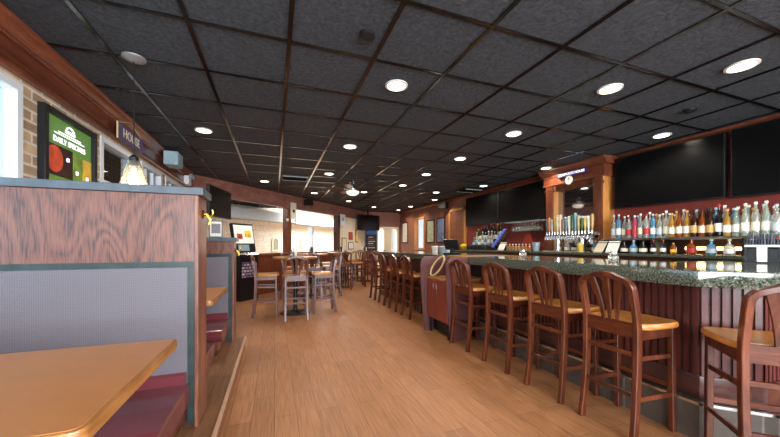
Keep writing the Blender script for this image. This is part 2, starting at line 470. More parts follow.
# long wood crown over the booth-side windows
prof = [(XL, 2.35), (XL + .04, 2.35), (XL + .05, 2.362), (XL + .05, 2.378), (XL + .036, 2.392), (XL + .030, 2.410), (XL + .022, 2.418), (XL + .022, 2.530), (XL + .040, 2.536), (XL + .046, 2.548), (XL + .040, 2.560), (XL + .034, 2.566), (XL + .042, 2.590), (XL + .060, 2.612), (XL + .078, 2.622), (XL + .084, 2.626), (XL + .092, 2.640), (XL + .092, ZC), (XL, ZC)]
struct('trim_2', MB().prism(prof, YS, 7.22, 'y'), M['trimwood'], 'deep red-brown crown moulding above the booth windows', 'trim')
# boards of the canopy outside the second window
struct('exterior_canopy', MB().box(-4.6, XL - .35, 3.2, 9.5, 2.5, 2.56), M['plank'], 'weathered board canopy outside the booth windows', 'canopy')
struct('exterior_ground', MB().box(-11, -7.5, -6, 17, -.12, -.02), M['cream'], 'pale paving outside the booth windows', 'ground')

# angled dividing wall
def aw(mb): return mb.xf(AW)
HB = 2.31
struct('wall_far_left', aw(MB().box(0, 7.51, -.06, .12, HB, ZC)), M['trimwood_x'], 'wide wooden header over the openings to the bright side room', 'wall')
struct('trim_3', aw(MB().box(0, 7.51, -.085, -.06, HB - .02, HB + .05).box(0, 7.51, -.085, -.06, ZC - .06, ZC)), M['trimwood_x'], 'moulding strips along the header', 'trim')
struct('partition_low', aw(MB().box(.03, 5.55, -.05, .1, 0, 1.0)), M['trimwood_z'], 'low wooden wall below the openings to the side room', 'wall')
struct('partition_sill', aw(MB().box(0.03, 5.55, -.09, .14, 1.0, 1.04)), M['trimwood_x'], 'wooden ledge capping the low wall', 'wall')
for nm, e0, lab in (('pillar_1', 2.79, 'wooden post between the two openings to the side room'), ('pillar_2', 5.42, 'dark wooden post at the end of the second opening')):
    struct(nm, aw(MB().box(e0, e0 + .15, -.06, .12, 1.04, HB)), M['trimwood_z'] if nm == 'pillar_1' else M['plinth'], lab, 'pillar')
struct('pillar_3', aw(MB().box(.03, .2, -.06, .12, 1.04, HB)), M['trimwood_z'], 'wooden post where the angled wall leaves the booth wall', 'pillar')
struct('wall_far', aw(MB().box(5.57, 7.62, -.05, .1, 0, HB)), M['cream'], 'cream wall with notices before the chalkboard', 'wall')
# side room beyond the openings
struct('wall_side_room', aw(MB().box(-4, 7.7, 3, 3.15, 0, 2.9).box(7.7, 9.7, 3, 3.15, 0, .85).box(7.7, 9.7, 3, 3.15, 2.14, 2.9).box(9.7, 11, 3, 3.15, 0, 2.9)), M['whitebrick'], 'cream painted block wall of the side room', 'wall')
struct('wall_side_room_end', aw(MB().box(-4.15, -4, .1, 3, 0, 2.9).box(11, 11.15, .1, 3, 0, 2.9)), M['cream'], 'end walls of the side room', 'wall')
struct('ceiling_side_room', aw(MB().box(-4.1, 11.1, .12, 3.1, 2.9, 2.95)), M['white'], 'white ceiling of the side room', 'ceiling')
struct('trim_4', aw(MB().box(-4, 11, 2.45, 3.0, 2.14, 2.5)), M['duct'], 'pale blue-grey soffit across the side room', 'trim')
wf = struct('window_5', aw(casing(MB(), 2.98, 3.1, 7.7, 9.7, .85, 2.14, .06, 'y').box(8.2, 8.26, 2.985, 3.1, .91, 2.08)), M['winframe'], 'bright window in the block wall of the side room', 'window')
aw(MB().box(7.7, 9.7, 3.06, 3.065, .85, 2.14)).build('pane', M['glassclear'], wf)
aw(MB().box(8.27, 9.63, 2.99, 3.0, .88, 2.1)).build('roller_blind', M['whitebrick'], wf)
# back wall and doorway
struct('wall_back', MB().box(3.4, 4.1, YB, YB + .14, 0, 2.4).box(3.4, XR + .14, YB, YB + .14, 2.42, ZC).box(5.08, XR + .14, YB, YB + .14, 0, 2.42).box(4.1, 5.08, YB, YB + .14, 2.02, 2.42), M['brownwall'], 'brown back wall around the bright doorway', 'wall')
d = struct('door_1', MB().box(4.42, 4.46, YB - .02, YB + .1, 0, 1.96).box(4.09, 4.16, YB - .03, YB + .16, 0, 1.96).box(5.02, 5.09, YB - .03, YB + .16, 0, 1.96).box(4.09, 5.09, YB - .03, YB + .16, 1.96, 2.03), M['cream'], 'bright entrance doorway beyond the end of the bar', 'door')
MB().box(4.46, 4.8, YB + .04, YB + .08, 0, 1.97).build('door_leaf', M['cream'], d)
# right wall
segs = [(YS, 10.35, 0, ZC), (11.22, YB, 0, ZC), (10.35, 11.22, 0, 1.07), (10.35, 11.22, 2.3, ZC)]
segs = [(7.66, 10.35, 0, ZC), (11.22, YB, 0, ZC), (10.35, 11.22, 0, 1.07), (10.35, 11.22, 2.3, ZC)]
struct('wall_right_far', wall_boxes(segs, XR, XR + .15), M['brownwall'], 'red-brown wall hung with pictures past the bar televisions', 'wall')
struct('wall_right', MB().box(XR, XR + .15, YS, 7.66, 0, ZC), M['maroon'], 'maroon wall behind the bar bottles', 'wall')
wn = struct('window_6', casing(MB(), XR - .03, XR + .12, 10.34, 11.23, 1.06, 2.31, .08), M['orange'], 'bright window with wood casing in the far picture wall', 'window')
MB().box(XR + .06, XR + .065, 10.35, 11.22, 1.07, 2.3).build('pane', M['glassclear'], wn)
prof = [(XR, 2.60), (XR - .03, 2.60), (XR - .05, 2.62), (XR - .1, 2.645), (XR - .1, ZC), (XR, ZC)]
struct('trim_5', MB().prism(prof, YS, 3.4, 'y').prism(prof, 4.74, YB, 'y'), M['trimwood'], 'narrow wood crown above the bar televisions', 'trim')
# south wall (behind) : unseen, wide openings added to let in fill light
struct('wall_near', MB().box(XL - .14, XR + .15, YS - .14, YS, 0, .5).box(XL - .14, XR + .15, YS - .14, YS, 2.5, ZC).box(XL - .14, XL + .1, YS - .14, YS, .5, 2.5).box(XR - .1, XR + .15, YS - .14, YS, .5, 2.5).box(1.7, 1.9, YS - .14, YS, .5, 2.5), M['brick'], 'unseen brick wall with wide openings added for fill light', 'wall')

# ------------------------------------------------------------------ booths
def booth(yf, th, x_end, ztop, zpanel, zhead, y_front, y_back, label, both=True):
    """divider with a bench on either side; yf = near face"""
    x0 = XL + .01
    t = thing('booth_divider', label, 'booth', (x_end, yf, PZ))
    L = x0 - x_end            # negative
    z = lambda v: v - PZ
    box(L, -.023, .015, th - .015, 0, z(ztop) - .045).build('core_panel', M['plinth'], t)
    box(L, .028, -.035, th + .035, z(ztop) - .045, z(ztop)).build('top_slab', M['slab'], t, bevel=.004)
    for y0, y1 in ((-.012, .014), (th - .014, th + .012)):
        box(L, -.022, y0, y1, z(zhead), z(ztop) - .046).build('wood_panel', M['oak'], t)
        s = -1 if y0 < 0 else 1
        yc = (y0 + y1) / 2
        tr = MB().box(L, -.022, yc - .014, yc + .014, z(zhead) - .035, z(zhead))
        tr.box(-.060, -.022, yc - .0139, yc + .0139, .02, z(zhead) - .035)
        tr.build('edge_trim', M['green'], t)
        b = MB().box(L, -.061, yc - .012, yc + .012, z(.40), z(zhead) - .036)
        b.build('back_upholstery', M['weave'], t)
        # rolled strip where the back meets the seat
        roll = MB().sweep([(L, yc + s * .01, z(.435)), (-.064, yc + s * .01, z(.435))], .05, .085, (0, 1, 0), .45)
        roll.build('back_roll', M['burgundy'], t)
    box(-.0225, 0, -.022, th + .022, 0, z(ztop) - .046).build('end_post', M['beige_post'], t, bevel=.004)
    for s, ys in ((-1, y_front), (1, y_back)):
        if ys is None: continue
        yb = -.012 if s < 0 else th + .012
        yfz = ys - yf
        lo, hi = sorted((yb, yfz))
        # cushion: cross-section with a rounded front edge, z .27-.42 above floor
        pr = []
        zt = z(.42); zb = z(.30)
        pts = [(yb, zb), (yb, zt - .012)]
        pts += [(yb + (yfz - yb) * .5, zt + .008), (yfz - s * .05, zt)]
        for k in range(1, 8):
            a = PI / 2 - PI * k / 8
            pts.append((yfz - s * .05 + s * .06 * math.cos(a), (zt + zb) / 2 + (zt - zb) / 2 * math.sin(a)))
        pts.append((yfz - s * .05, zb))
        c = MB().prism(pts, L, -.045, 'x').build('seat_cushion', M['burgundy'], t)
        c.data.polygons.foreach_set('use_smooth', [True] * len(c.data.polygons))
        box(L, -.075, min(yb, yfz - s * .08), max(yb, yfz - s * .08), .07, zb).build('seat_base', M['trimwood_z'], t)
        box(L, -.10, min(yb, yfz - s * .14), max(yb, yfz - s * .14), 0, .07).build('toe_kick', M['plinth'], t)
    hk = MB().lathe([(.028, 0), (.03, .006), (.012, .012), (.009, .03)], 12, .0, th * .5, z(ztop) - .15, 'x')
    hk.tube([(.02, th * .5, z(ztop) - .15), (.05, th * .5, z(ztop) - .165), (.06, th * .5, z(ztop) - .14), (.055, th * .5, z(ztop) - .12)], .007)
    hk.tube([(.02, th * .5, z(ztop) - .15), (.045, th * .5, z(ztop) - .19), (.035, th * .5, z(ztop) - .215)], .007)
    hk.build('coat_hook', M['brass'], t)
    return t
booth(2.231, .2, -.438, 1.600, 0, 1.15, 1.63, 3.03, 'tall oak-fronted booth divider with grey woven back, nearest the aisle end')
booth(4.02, .2, -.438, 1.335, 0, 1.15, 3.43, None, 'lower booth divider standing before the arcade machine')

def booth_table(y0, y1, x1, z, label):
    x0 = XL + .02
    t = thing('booth_table', label, 'table', ((x0 + x1) / 2, (y0 + y1) / 2, PZ), 0, 'booth tables')
    hx, hy = (x1 - x0) / 2, (y1 - y0) / 2; zz = z - PZ
    def rr(hx, hy, r):
        p = []
        for cx, cy, a0 in ((hx - r, hy - r, 0), (-hx + r, hy - r, 90), (-hx + r, -hy + r, 180), (hx - r, -hy + r, 270)):
            for k in range(5):
                a = math.radians(a0 + 22.5 * k); p.append((cx + r * math.cos(a), cy + r * math.sin(a)))
        return p
    MB().prism(rr(hx - .012, hy - .012, .025), zz - .006, zz + .001).build('tabletop', M['table'], t)
    MB().prism(rr(hx, hy, .03), zz - .04, zz - .0005).build('edge_band', M['table_edge'], t, bevel=.005)
    MB().lathe([(.045, .03), (.035, .06), (.035, zz - .06), (.12, zz - .045)], 16).build('pedestal', M['blackmetal'], t)
    MB().lathe([(.26, 0), (.26, .015), (.06, .03)], 24).build('base', M['blackmetal'], t)
    return t
booth_table(.935, 1.715, -.42, .816, 'large orange-brown booth table nearest the camera')
booth_table(2.60, 3.40, -.425, .845, 'orange-brown booth table behind the tall oak divider')

# ------------------------------------------------------------------ bar stools
def stool_proto(name, label, cat):
    t = thing(name, label, cat)
    w = .172
    for s in (-1, 1):
        MB().sweep([(s * (w + .006), -.215, 0), (s * (w + .003), -.195, .14), (s * w, -.178, .30), (s * w, -.168, .5), (s * w, -.166, .70)], .034, .046, (1, 0, 0)).build('leg', M['mahog'], t)
        MB().sweep([(s * .178, .175, 0), (s * .178, .168, .35), (s * .178, .162, .70)], .034, .036, (1, 0, 0), .25).build('leg', M['mahog'], t)
    # bent hoop
    pts = []
    def yz(z): 
        return -.166 - .075 * max(0, (z - .72) / .36) ** 1.25
    for z in (.70, .76, .82, .88, .93, .965): pts.append((-w, yz(z), z))
    for k in range(1, 6):
        a = PI - k * PI / 2 / 6
        pts.append((-w + .07 + .07 * math.cos(a), yz(.965 + .06 * math.sin(a)), .965 + .06 * math.sin(a)))
    top = [(-.085, 1.036), (-.045, 1.053), (0, 1.058)]
    pts += [(x, yz(z), z) for x, z in top]
    full = pts + [(-x, y, z) for x, y, z in reversed(pts[:-1])]
    MB().sweep(full, .046, .034, (0, 1, 0)).build('back_frame', M['mahog'], t)
    for xb, xt, wt in ((-.045, -.098, 1.0), (0, 0, 1.15), (.045, .098, 1.0)):
        q = []; ws = []
        for k in range(9):
            f = k / 8; z = .725 + f * (1.045 - .725 - abs(xt) * .14)
            x = xb + (xt - xb) * f ** 1.7
            q.append((x, yz(z) + .002, z)); ws.append(.55 + .75 * wt * f)
        MB().sweep(q, .04, .013, (1, 0, 0), .3, ws=ws).build('slat', M['mahog'], t)
    # saddle seat
    n = 12; top = []; vs = []; fs = []
    rows = []
    out = [(-.158, -.150), (.158, -.150), (.20, -.10), (.222, .10), (.214, .175), (.18, .212), (0, .222), (-.18, .212), (-.214, .175), (-.222, .10), (-.20, -.10)]
    m = len(out)
    def ring(k, z): return [(x * k, (y - .01) * k + .01, z) for x, y in out]
    rings = [ring(.97, .703), ring(1, .712), ring(1, .732), ring(.975, .742), ring(.8, .739), ring(.45, .733)]
    for r in rings: vs += r
    for i in range(len(rings) - 1):
        for k in range(m):
            k2 = (k + 1) % m; fs.append((i * m + k, i * m + k2, (i + 1) * m + k2, (i + 1) * m + k))
    fs.append(tuple(range(m - 1, -1, -1))); fs.append(tuple((len(rings) - 1) * m + k for k in range(m)))
    MB().add(vs, fs).build('seat', M['honey'], t)
    ap = MB().box(-.16, .16, -.182, -.153, .650, .742).box(-.165, .165, .15, .172, .642, .703)
    ap.box(-.187, -.166, -.16, .16, .642, .703).box(.166, .187, -.16, .16, .642, .703)
    ap.build('apron', M['mahog_x'], t)
    for z in (.545, .285):
        y = -.172 if z > .5 else -.179
        MB().sweep([(-.165, y, z), (.165, y, z)], .03, .018, (0, 0, 1)).build('stretcher', M['mahog_x'], t)
        for s in (-1, 1):
            MB().sweep([(s * .175, y, z - .02), (s * .178, .168, z - .035)], .03, .018, (0, 0, 1)).build('stretcher', M['mahog'], t)
    MB().sweep([(-.17, .168, .31), (.17, .168, .31)], .034, .02, (0, 0, 1)).build('stretcher', M['mahog_x'], t)
    return t
FX = -PI / 2       # facing +X, towards the bar
stool0 = stool_proto('bar_stool', 'wooden bar stool second from the granite corner', 'bar stool')
GB = 'wooden stools along the bar'
stool0.location = (2.335, 2.04, 0); stool0.rotation_euler = (0, 0, FX); stool0['group'] = GB
bar_spots = [(2.335, 1.505, FX, 'wooden bar stool drawn up just before the granite corner of the bar'),
             (2.335, 2.65, FX, 'wooden bar stool third along the bar from its corner'),
             (2.335, 3.315, FX, 'wooden bar stool in front of the cupboard side panel'),
             (2.335, 5.0, FX, 'wooden bar stool just past the cherry cupboard'),
             (2.335, 5.65, FX, 'wooden bar stool second past the cherry cupboard'),
             (2.335, 6.30, FX, 'wooden bar stool third past the cherry cupboard'),
             (2.335, 6.95, FX, 'wooden bar stool at the far end of the bar')]
for x, y, r, lab in bar_spots: dup(stool0, (x, y, 0), r, lab, GB)
dup(stool0, (2.505, .887, 0), -PI / 4, 'wooden bar stool at the angled end of the bar, cut off by the frame', GB)

# ------------------------------------------------------------------ high pub tables and their stools
pt = thing('pub_table', 'high round-pedestal pub table nearest the booths', 'table', (.36, 6.05, 0), 0, 'high pub tables')
def pub_parts(t):
    MB().lathe([(.38, 1.0), (.40, 1.012), (.40, 1.03), (.385, 1.038)], 28).build('tabletop', M['table_edge'], t)
    MB().lathe([(.05, .03), (.035, .08), (.035, .95), (.15, .985), (.15, 1.0)], 16).build('column', M['blackmetal'], t)
    MB().lathe([(.27, 0), (.27, .012), (.08, .035), (.05, .05)], 24).build('base', M['blackmetal'], t)
pub_parts(pt)
pubs = [(1.85, 9.25, 'high pub table beyond the first, in front of the far notices'), (.85, 7.85, 'high pub table beside the low wooden wall'), (2.95, 10.6, 'high pub table farthest back before the chalkboard')]
for x, y, lab in pubs: dup(pt, (x, y, 0), 0, lab, 'high pub tables')
GP = 'stools round the pub tables'
names = ['nearest pub table', 'pub table before the notices', 'pub table beside the low wall', 'farthest pub table']
cent = [(.36, 6.05)] + [(a, b) for a, b, _ in pubs]
sides = {'back turned to the aisle': (-.02, -.46, 0), 'on its booth side': (-.50, -.02, FX), 'on its bar side': (.50, -.03, -FX), 'on its far side': (.03, .50, PI)}
for i, (cx, cy) in enumerate(cent):
    for lab, (dx, dy, r) in sides.items():
        k = 1 if i == 0 else .98
        dup(stool0, (cx + dx * k, cy + dy * k, 0), r + random.uniform(-.08, .08) * (i > 0), f'high stool at the {names[i]}, {lab}', GP)
def caddy(x, y, lab, g='table caddies'):
    t = thing('condiment_caddy', lab, 'caddy', (x, y, 1.0385), 0, g)
    box(-.07, .07, -.05, .05, 0, .015).box(-.004, .004, -.05, .05, .015, .16).build('holder', M['black'], t)
    MB().lathe([(.022, .015), (.022, .09), (.012, .11), (.012, .125)], 10, -.035, 0).build('shaker', M['jarglass'], t)
    box(.02, .06, -.04, .04, .015, .13).build('napkins', M['paper'], t)
    return t
c0 = caddy(.33, 6.1, 'small black caddy on the nearest pub table')
for (x, y), nmx in zip(cent[1:], names[1:]): dup(c0, (x, y, 1.0385), .4, f'small black caddy on the {nmx}', 'table caddies')

# ------------------------------------------------------------------ bar counter
T225 = math.tan(PI / 8)
GX, GY, G2X, G2Y = 2.40, 1.142, 2.73, .812
def off(i, yend, xend):
    """front outline of the bar, set in by i from the granite edge"""
    return [(GX + i, yend), (GX + i, GY + i * T225), (G2X + i * T225, G2Y + i), (xend, G2Y + i)]
bar = thing('bar_counter', 'long bar with thick dark green granite top and beadboard front', 'bar', (0, 0, 0))
XE = 4.34
p = off(0, 3.54, XE)
MB().prism(p + [(XE, 1.81), (3.4, 1.81), (3.4, 3.54)], .995, 1.095).build('granite_top', M['granite'], bar, bevel=.006)
MB().prism([(GX, 7.65), (GX, 4.20), (3.4, 4.20), (3.4, 7.65)], .995, 1.095).build('granite_top', M['granite'], bar, bevel=.006)
MB().prism([(2.46, 4.195), (2.46, 3.545), (3.4, 3.545), (3.4, 4.195)], 1.055, 1.09).build('service_top', M['table_edge'], bar)
def bead(line, z0, z1, depth=.2, pitch=.047, gap=.018, gd=.022):
    """continuous grooved sheet following a poly-line"""
    prof = []
    for (ax, ay), (bx, by) in zip(line[:-1], line[1:]):
        d = Vector((bx - ax, by - ay)); L = d.length; d.normalize(); nrm = Vector((-d.y, d.x))
        n = max(1, int(L / pitch)); st = L / n
        for k in range(n):
            for s, o in ((k * st + gap / 2 + .001, 0), ((k + 1) * st - gap / 2, 0), ((k + 1) * st - gap / 2 + .002, gd), ((k + 1) * st + gap / 2 - .002, gd)):
                prof.append((ax + d.x * s + nrm.x * o, ay + d.y * s + nrm.y * o))
    vs = [(x, y, z0) for x, y in prof] + [(x, y, z1) for x, y in prof]
    n = len(prof)
    return MB().add(vs, [(i, i + 1, n + i + 1, n + i) for i in range(n - 1)])
def band(line_f, line_b, z0, z1):
    return MB().prism(line_f + list(reversed(line_b)), z0, z1)
for ya, yb in ((3.54, None), (7.6, 4.20)):
    if yb is None:
        f = off(.2, ya, XE); 
        bead(f, .40, .995).build('beadboard_front', M['bead'], bar, smooth=False)
        band(off(.215, ya, XE), off(.30, ya, XE), .02, .99).build('carcass', M['plinth'], bar)
        band(off(.185, ya, XE), off(.216, ya, XE), .25, .40).build('wood_plinth', M['plinth'], bar, bevel=.004)
        band(off(.13, ya, XE), off(.214, ya, XE), 0, .245).build('tile_base', M['tile'], bar, bevel=.004)
        band(off(.122, ya, XE), off(.14, ya, XE), .232, .25).build('base_edge_strip', M['chrome'], bar)
    else:
        bead([(GX + .2, ya), (GX + .2, yb)], .40, .995).build('beadboard_front', M['bead'], bar, smooth=False)
        MB().box(GX + .215, GX + .30, yb, ya, .02, .99).build('carcass', M['plinth'], bar)
        MB().box(GX + .185, GX + .216, yb, ya, .25, .40).build('wood_plinth', M['plinth'], bar)
        MB().box(GX + .13, GX + .214, yb, ya, 0, .245).build('tile_base', M['tile'], bar)
    MB().box(2.75, 2.83, 3.545, 4.195, 0, 1.05).build('recess_back', M['black'], bar) if yb else None
MB().box(3.33, 3.38, 4.20, 7.65, 0, .99).box(3.33, 3.38, 1.9, 3.54, 0, .99).build('inner_panel', M['plinth'], bar)
# foot rail
rl = [(GX + .02, 3.8, .19), (GX + .02, GY + .04, .19), (G2X + .0, G2Y + .03, .19), (4.2, G2Y + .03, .19)]

# cupboard standing out from the bar front
cb = thing('bar_cupboard', 'low cherry cupboard with two doors between curved side panels in the bar front', 'cupboard', (2.10, 3.855, 0))
MB().box(.02, .62, -.28, .28, .21, .77).build('body', M['cab'], cb)
MB().box(.10, .62, -.27, .27, .03, .21).build('toe_kick', M['black'], cb)
for s in (-1, 1): MB().lathe([(.02, 0), (.02, .21)], 10, .05, s * .25).build('leg', M['blackmetal'], cb)
MB().box(-.005, .63, -.283, .283, .77, .795).build('top', M['table_edge'], cb)
for s in (-1, 1):
    dr = MB().box(0, .02, min(s * .003, s * .278), max(s * .003, s * .278), .22, .765).build('door', M['cab'], cb, bevel=.003)
    MB().tube([(0, s * .04, .64), (-.025, s * .04, .645), (-.025, s * .04, .715), (0, s * .04, .72)], .005).build('handle', M['chrome'], dr)
for s in (-1, 1):
    xo = -.10 if s > 0 else -.02
    pr = [(.345, 0.0), (xo + .07, 0), (xo + .03, .35), (xo, .75), (xo, .98), (xo + .02, 1.05), (xo + .07, 1.085), (.345, 1.085)]
    y0, y1 = (-.308, -.284) if s < 0 else (.284, .308)
    MB().prism(pr, y0, y1, 'y').build('side_panel', M['cabside'], cb)
# looped hose resting on the cupboard
lp = []
for k in range(28):
    a = 2 * PI * k / 28
    u, v = .085 * math.cos(a), .155 * math.sin(a)
    u, v = u * math.cos(.55) + v * math.sin(.55), -u * math.sin(.55) + v * math.cos(.55)
    lp.append((2.20 + .06 * math.sin(a), 4.01 - u, v))
hz = min(v[2] for v in lp); lp = [(x, y, z - hz + .8095) for x, y, z in lp]
ho = MB().tube(lp, .014, 8, True).build('hose_loop', M['beige'])
tag(ho, 'beige hose coiled in a loop on the cherry cupboard', 'hose')

# register on the service top
t = thing('cash_register', 'black touchscreen till on the bar above the cherry cupboard', 'register', (2.78, 4.56, 1.0955), .5)
MB().box(-.13, .13, -.12, .12, 0, .03).build('base', M['black'], t, bevel=.006)
MB().prism([(-.03, .03), (.03, .03), (.05, .16), (.0, .16)], -.04, .04, 'y').build('stand', M['black'], t)
sc = MB().box(-.012, .012, -.15, .15, -.11, .11); sc.xf(Matrix.Translation((-.03, 0, .19)) @ Matrix.Rotation(-.45, 4, 'Y')); sc.build('screen', M['black'], t)
t.scale = (.85, .85, .85)
MB().tube([(.02, .14, .03), (.03, .15, .3)], .012).build('pole_display', M['palebluegrey'], t)

# ------------------------------------------------------------------ back bar
bb = thing('back_bar', 'long back bar cabinet with dark counter under the bottles', 'cabinet', (0, 0, 0))
MB().box(4.46, 5.12, .2, 7.62, 0, 1.10).build('body', M['plinth'], bb)
MB().box(4.40, 5.14, .15, 7.66, 1.10, 1.139).build('countertop', M['granite'], bb, bevel=.004)
for k in range(9):
    MB().box(4.44, 4.46, .25 + k * .82, 1.03 + k * .82, .12, 1.06).build('door', M['trimwood_z'], bb)

# bottle shelf with light strip
sh = thing('bottle_shelf', 'long glass bottle shelf with warm light strip on the maroon wall', 'shelf', (4.9, 0, 1.139))
MB().box(-.22, .235, .3, 3.38, .185, .205).build('shelf_board', M['palebluegrey'], sh)
MB().box(-.225, -.215, .3, 3.38, .182, .208).build('front_edge', M['chrome'], sh)
for y in (.3, 1.1, 1.84, 2.71, 3.35): MB().box(-.2, .235, y, y + .02, 0, .185).build('bracket', M['black'], sh)
MB().box(.195, .21, .35, 2.55, .05, .085).build('light_strip', M['led'], sh)
MB().box(.21, .235, .3, 3.38, 0, .184).build('back_board', M['plinth'], sh)

# bottles
def bottle(kind, bodymat, capmat, labmat, h, r):
    t = thing('liquor_bottle', 'x', 'bottle')
    if kind == 'round':
        pr = [(r * .92, 0), (r, .01), (r, h * .58), (r * .85, h * .66), (r * .36, h * .76), (r * .32, h * .92), (r * .38, h * .93), (r * .38, h * .95)]
    elif kind == 'squat':
        pr = [(r * .9, 0), (r * 1.1, .015), (r * 1.12, h * .45), (r * .8, h * .62), (r * .34, h * .7), (r * .32, h * .9), (r * .4, h * .92)]
    elif kind == 'wine':
        pr = [(r * .95, 0), (r, .01), (r, h * .52), (r * .7, h * .64), (r * .36, h * .74), (r * .33, h * .95), (r * .36, h * .96)]
    else:
        pr = [(r * .9, 0), (r * .95, .01), (r * 1.0, h * .7), (r * .9, h * .75), (r * .35, h * .8), (r * .33, h * .92), (r * .38, h * .93)]
    n = 4 if kind == 'square' else 12
    b = MB().lathe(pr, 12 if n == 12 else 8); b.build('glass', bodymat, t)
    rl = r * (1.12 if kind == 'squat' else 1.0) + .0012
    l0, l1 = (.12, .40) if kind == 'squat' else (.16, .42)
    MB().lathe([(rl, h * l0), (rl, h * l1)], 12).build('label', labmat, t)
    MB().lathe([(r * .42, h * .93), (r * .42, h), (r * .3, h * 1.005)], 10).build('cap', capmat, t)
    return t
G = {}
for nm, c, tr in (('clear', '#e9ebe2', .8), ('pale', '#cfdccb', .7), ('gold', '#d9a048', .6), ('amber', '#a04e18', .5), ('brown', '#3c1c0e', .3), ('green', '#2d4a24', .4), ('dark', '#121014', .1), ('pink', '#c8506a', .5), ('blue', '#6aa8c8', .6), ('yellow', '#e0c050', .5)):
    G[nm] = plain(nm + ' bottle glass', c, .07, trans=tr, var=.02)
Lb = {k: plain(k + ' bottle label', c, .6, var=.1) for k, c in (('cream', '#e6dcc0'), ('white', '#eeeae2'), ('red', '#b03030'), ('black', '#1c1a1c'), ('tan', '#c8a060'), ('yellow', '#e6b820'), ('blue', '#3c5c98'), ('silver', '#b8c0c4'))}
protos = [
    ('clear', 'round', 'clear', 'white', 'cream', .31, .038), ('clear', 'round', 'clear', 'silver', 'silver', .30, .038),
    ('pale', 'round', 'pale', 'cream', 'white', .31, .037), ('amber', 'round', 'amber', 'black', 'cream', .30, .037),
    ('gold', 'round', 'gold', 'tan', 'white', .29, .037), ('brown', 'round', 'brown', 'black', 'tan', .30, .038),
    ('clear', 'shoulder', 'clear', 'red', 'red', .29, .04), ('green', 'round', 'green', 'yellow', 'cream', .30, .036),
    ('squat clear', 'squat', 'clear', 'tan', 'white', .20, .044), ('squat dark', 'squat', 'dark', 'black', 'cream', .19, .044),
    ('squat amber', 'squat', 'amber', 'red', 'red', .21, .044), ('pink', 'shoulder', 'pink', 'white', 'red', .29, .037),
    ('blue', 'shoulder', 'blue', 'silver', 'white', .30, .037), ('dark wine', 'wine', 'dark', 'red', 'white', .31, .037),
    ('squat blue', 'squat', 'blue', 'silver', 'silver', .20, .044), ('yellow', 'shoulder', 'amber', 'yellow', 'yellow', .24, .036)]
PR = [(d, bottle(k, G[b], Lb[c], Lb[l], h, r), c, l) for d, k, b, c, l, h, r in protos]
used = set()
def put(i, x, y, z, lab, group):
    d, root, c, l = PR[i]
    L = f'{d} bottle with {c} cap, {lab}'
    k = random.uniform(.98, 1.2); q = random.uniform(.87, .925)
    if i not in used:
        used.add(i); o = root; o.location = (x, y, z); o['label'] = L; o['group'] = group
    else: o = dup(root, (x, y, z), random.uniform(0, 6.28), L, group)
    o.scale = (q, q, k)
    return o
ZS = 1.139 + .2055
seq = [6, 0, 11, 1, 6, 14, 0, 3, 4, 6, 3, 4, 3, 5, 4, 5, 13, 3, 4, 2, 1, 0, 2, 12, 6, 1, 6, 0, 6, 1, 0, 8, 4, 7, 1, 2]
seq = [1, 12, 0, 6, 11, 0, 6, 12, 1, 0, 4, 3, 4, 5, 3, 5, 13, 4, 2, 2, 0, 2, 1, 6, 2, 6, 1, 0, 1, 7, 4, 1, 0, 6, 12, 4, 1, 0]
y = 3.28
for k, i in enumerate(seq):
    if y < .4: break
    put(i, 4.80 + random.uniform(-.015, .015), y, ZS, f'{ORD[k]} from the clock frame, front row of glass shelf', 'bottles in the front row of the glass shelf')
    y -= .0745
seq2 = [0, 3, 1, 6, 5, 4, 3, 5, 0, 6, 12, 1, 5, 3, 5, 13, 0, 2, 1, 4, 11, 6, 0, 7, 1, 2, 12, 3, 4, 0, 6, 1, 2]
y = 3.243
for k in range(34):
    i = seq[(k * 5 + 3) % len(seq)] if k > 14 else seq2[(k * 3 + 1) % len(seq2)]
    put(i, 4.905, y, ZS, f'{ORD[k]} from the clock frame, middle row of glass shelf', 'bottles in the middle row of the glass shelf')
    y -= .0775
y = 3.22
for k, i in enumerate(seq2):
    if y < .6: break
    put(i, 5.02 + random.uniform(-.02, .02), y, ZS, f'{ORD[k]} from the clock frame, back row of glass shelf', 'bottles in the back row of the glass shelf')
    y -= .0755
low = [(3.02, 9), (2.90, 14), (2.78, 9), (2.66, 13), (2.55, 13), (2.44, 15), (2.26, 10), (2.08, 14), (1.93, 8), (1.76, 14), (1.58, 10), (1.36, 10)]
for k, (y, i) in enumerate(low):
    if i in (13, 15):
        sc_ = .62 if i == 13 else .75
    put(i, 4.635, y, 1.1395, f'{ORD[k]} from the clock frame, under the glass shelf', 'bottles on the back bar under the glass shelf')
for o in list(COL.objects):
    if o.get('group') == 'bottles on the back bar under the glass shelf':
        o.scale = (.92, .92, .86) if o['label'].startswith('squat') else (.85, .85, .56)

# left bottle group by the televisions: stepped riser with wine bottles
rs = thing('bottle_riser', 'dark stepped riser holding wine bottles below the far televisions', 'rack', (4.86, 6.35, 1.1395))
for k in range(3): MB().box(-.2 + k * .13, .2, -.42, .42, k * .098, (k + 1) * .098 - .001 if k < 2 else k * .098 + .088).build('step', M['plinth'], rs)
wl = [13, 13, 4, 13, 7, 13, 13]
for rI in range(3):
    for k in range(7):
        put([13, 13, 7, 13, 13, 13, 5][(k + rI * 2) % 7] if rI else [14, 1, 8, 2, 14, 0, 1][k], 4.86 - .14 + rI * .13, 6.35 + .34 - k * .113, 1.1395 + [.0975, .1955, .2845][rI] + .0005,
            f'{ORD[k]} from far end of {["lower", "middle", "top"][rI]} riser step', f'bottles on the {["lower", "middle", "top"][rI]} riser step')

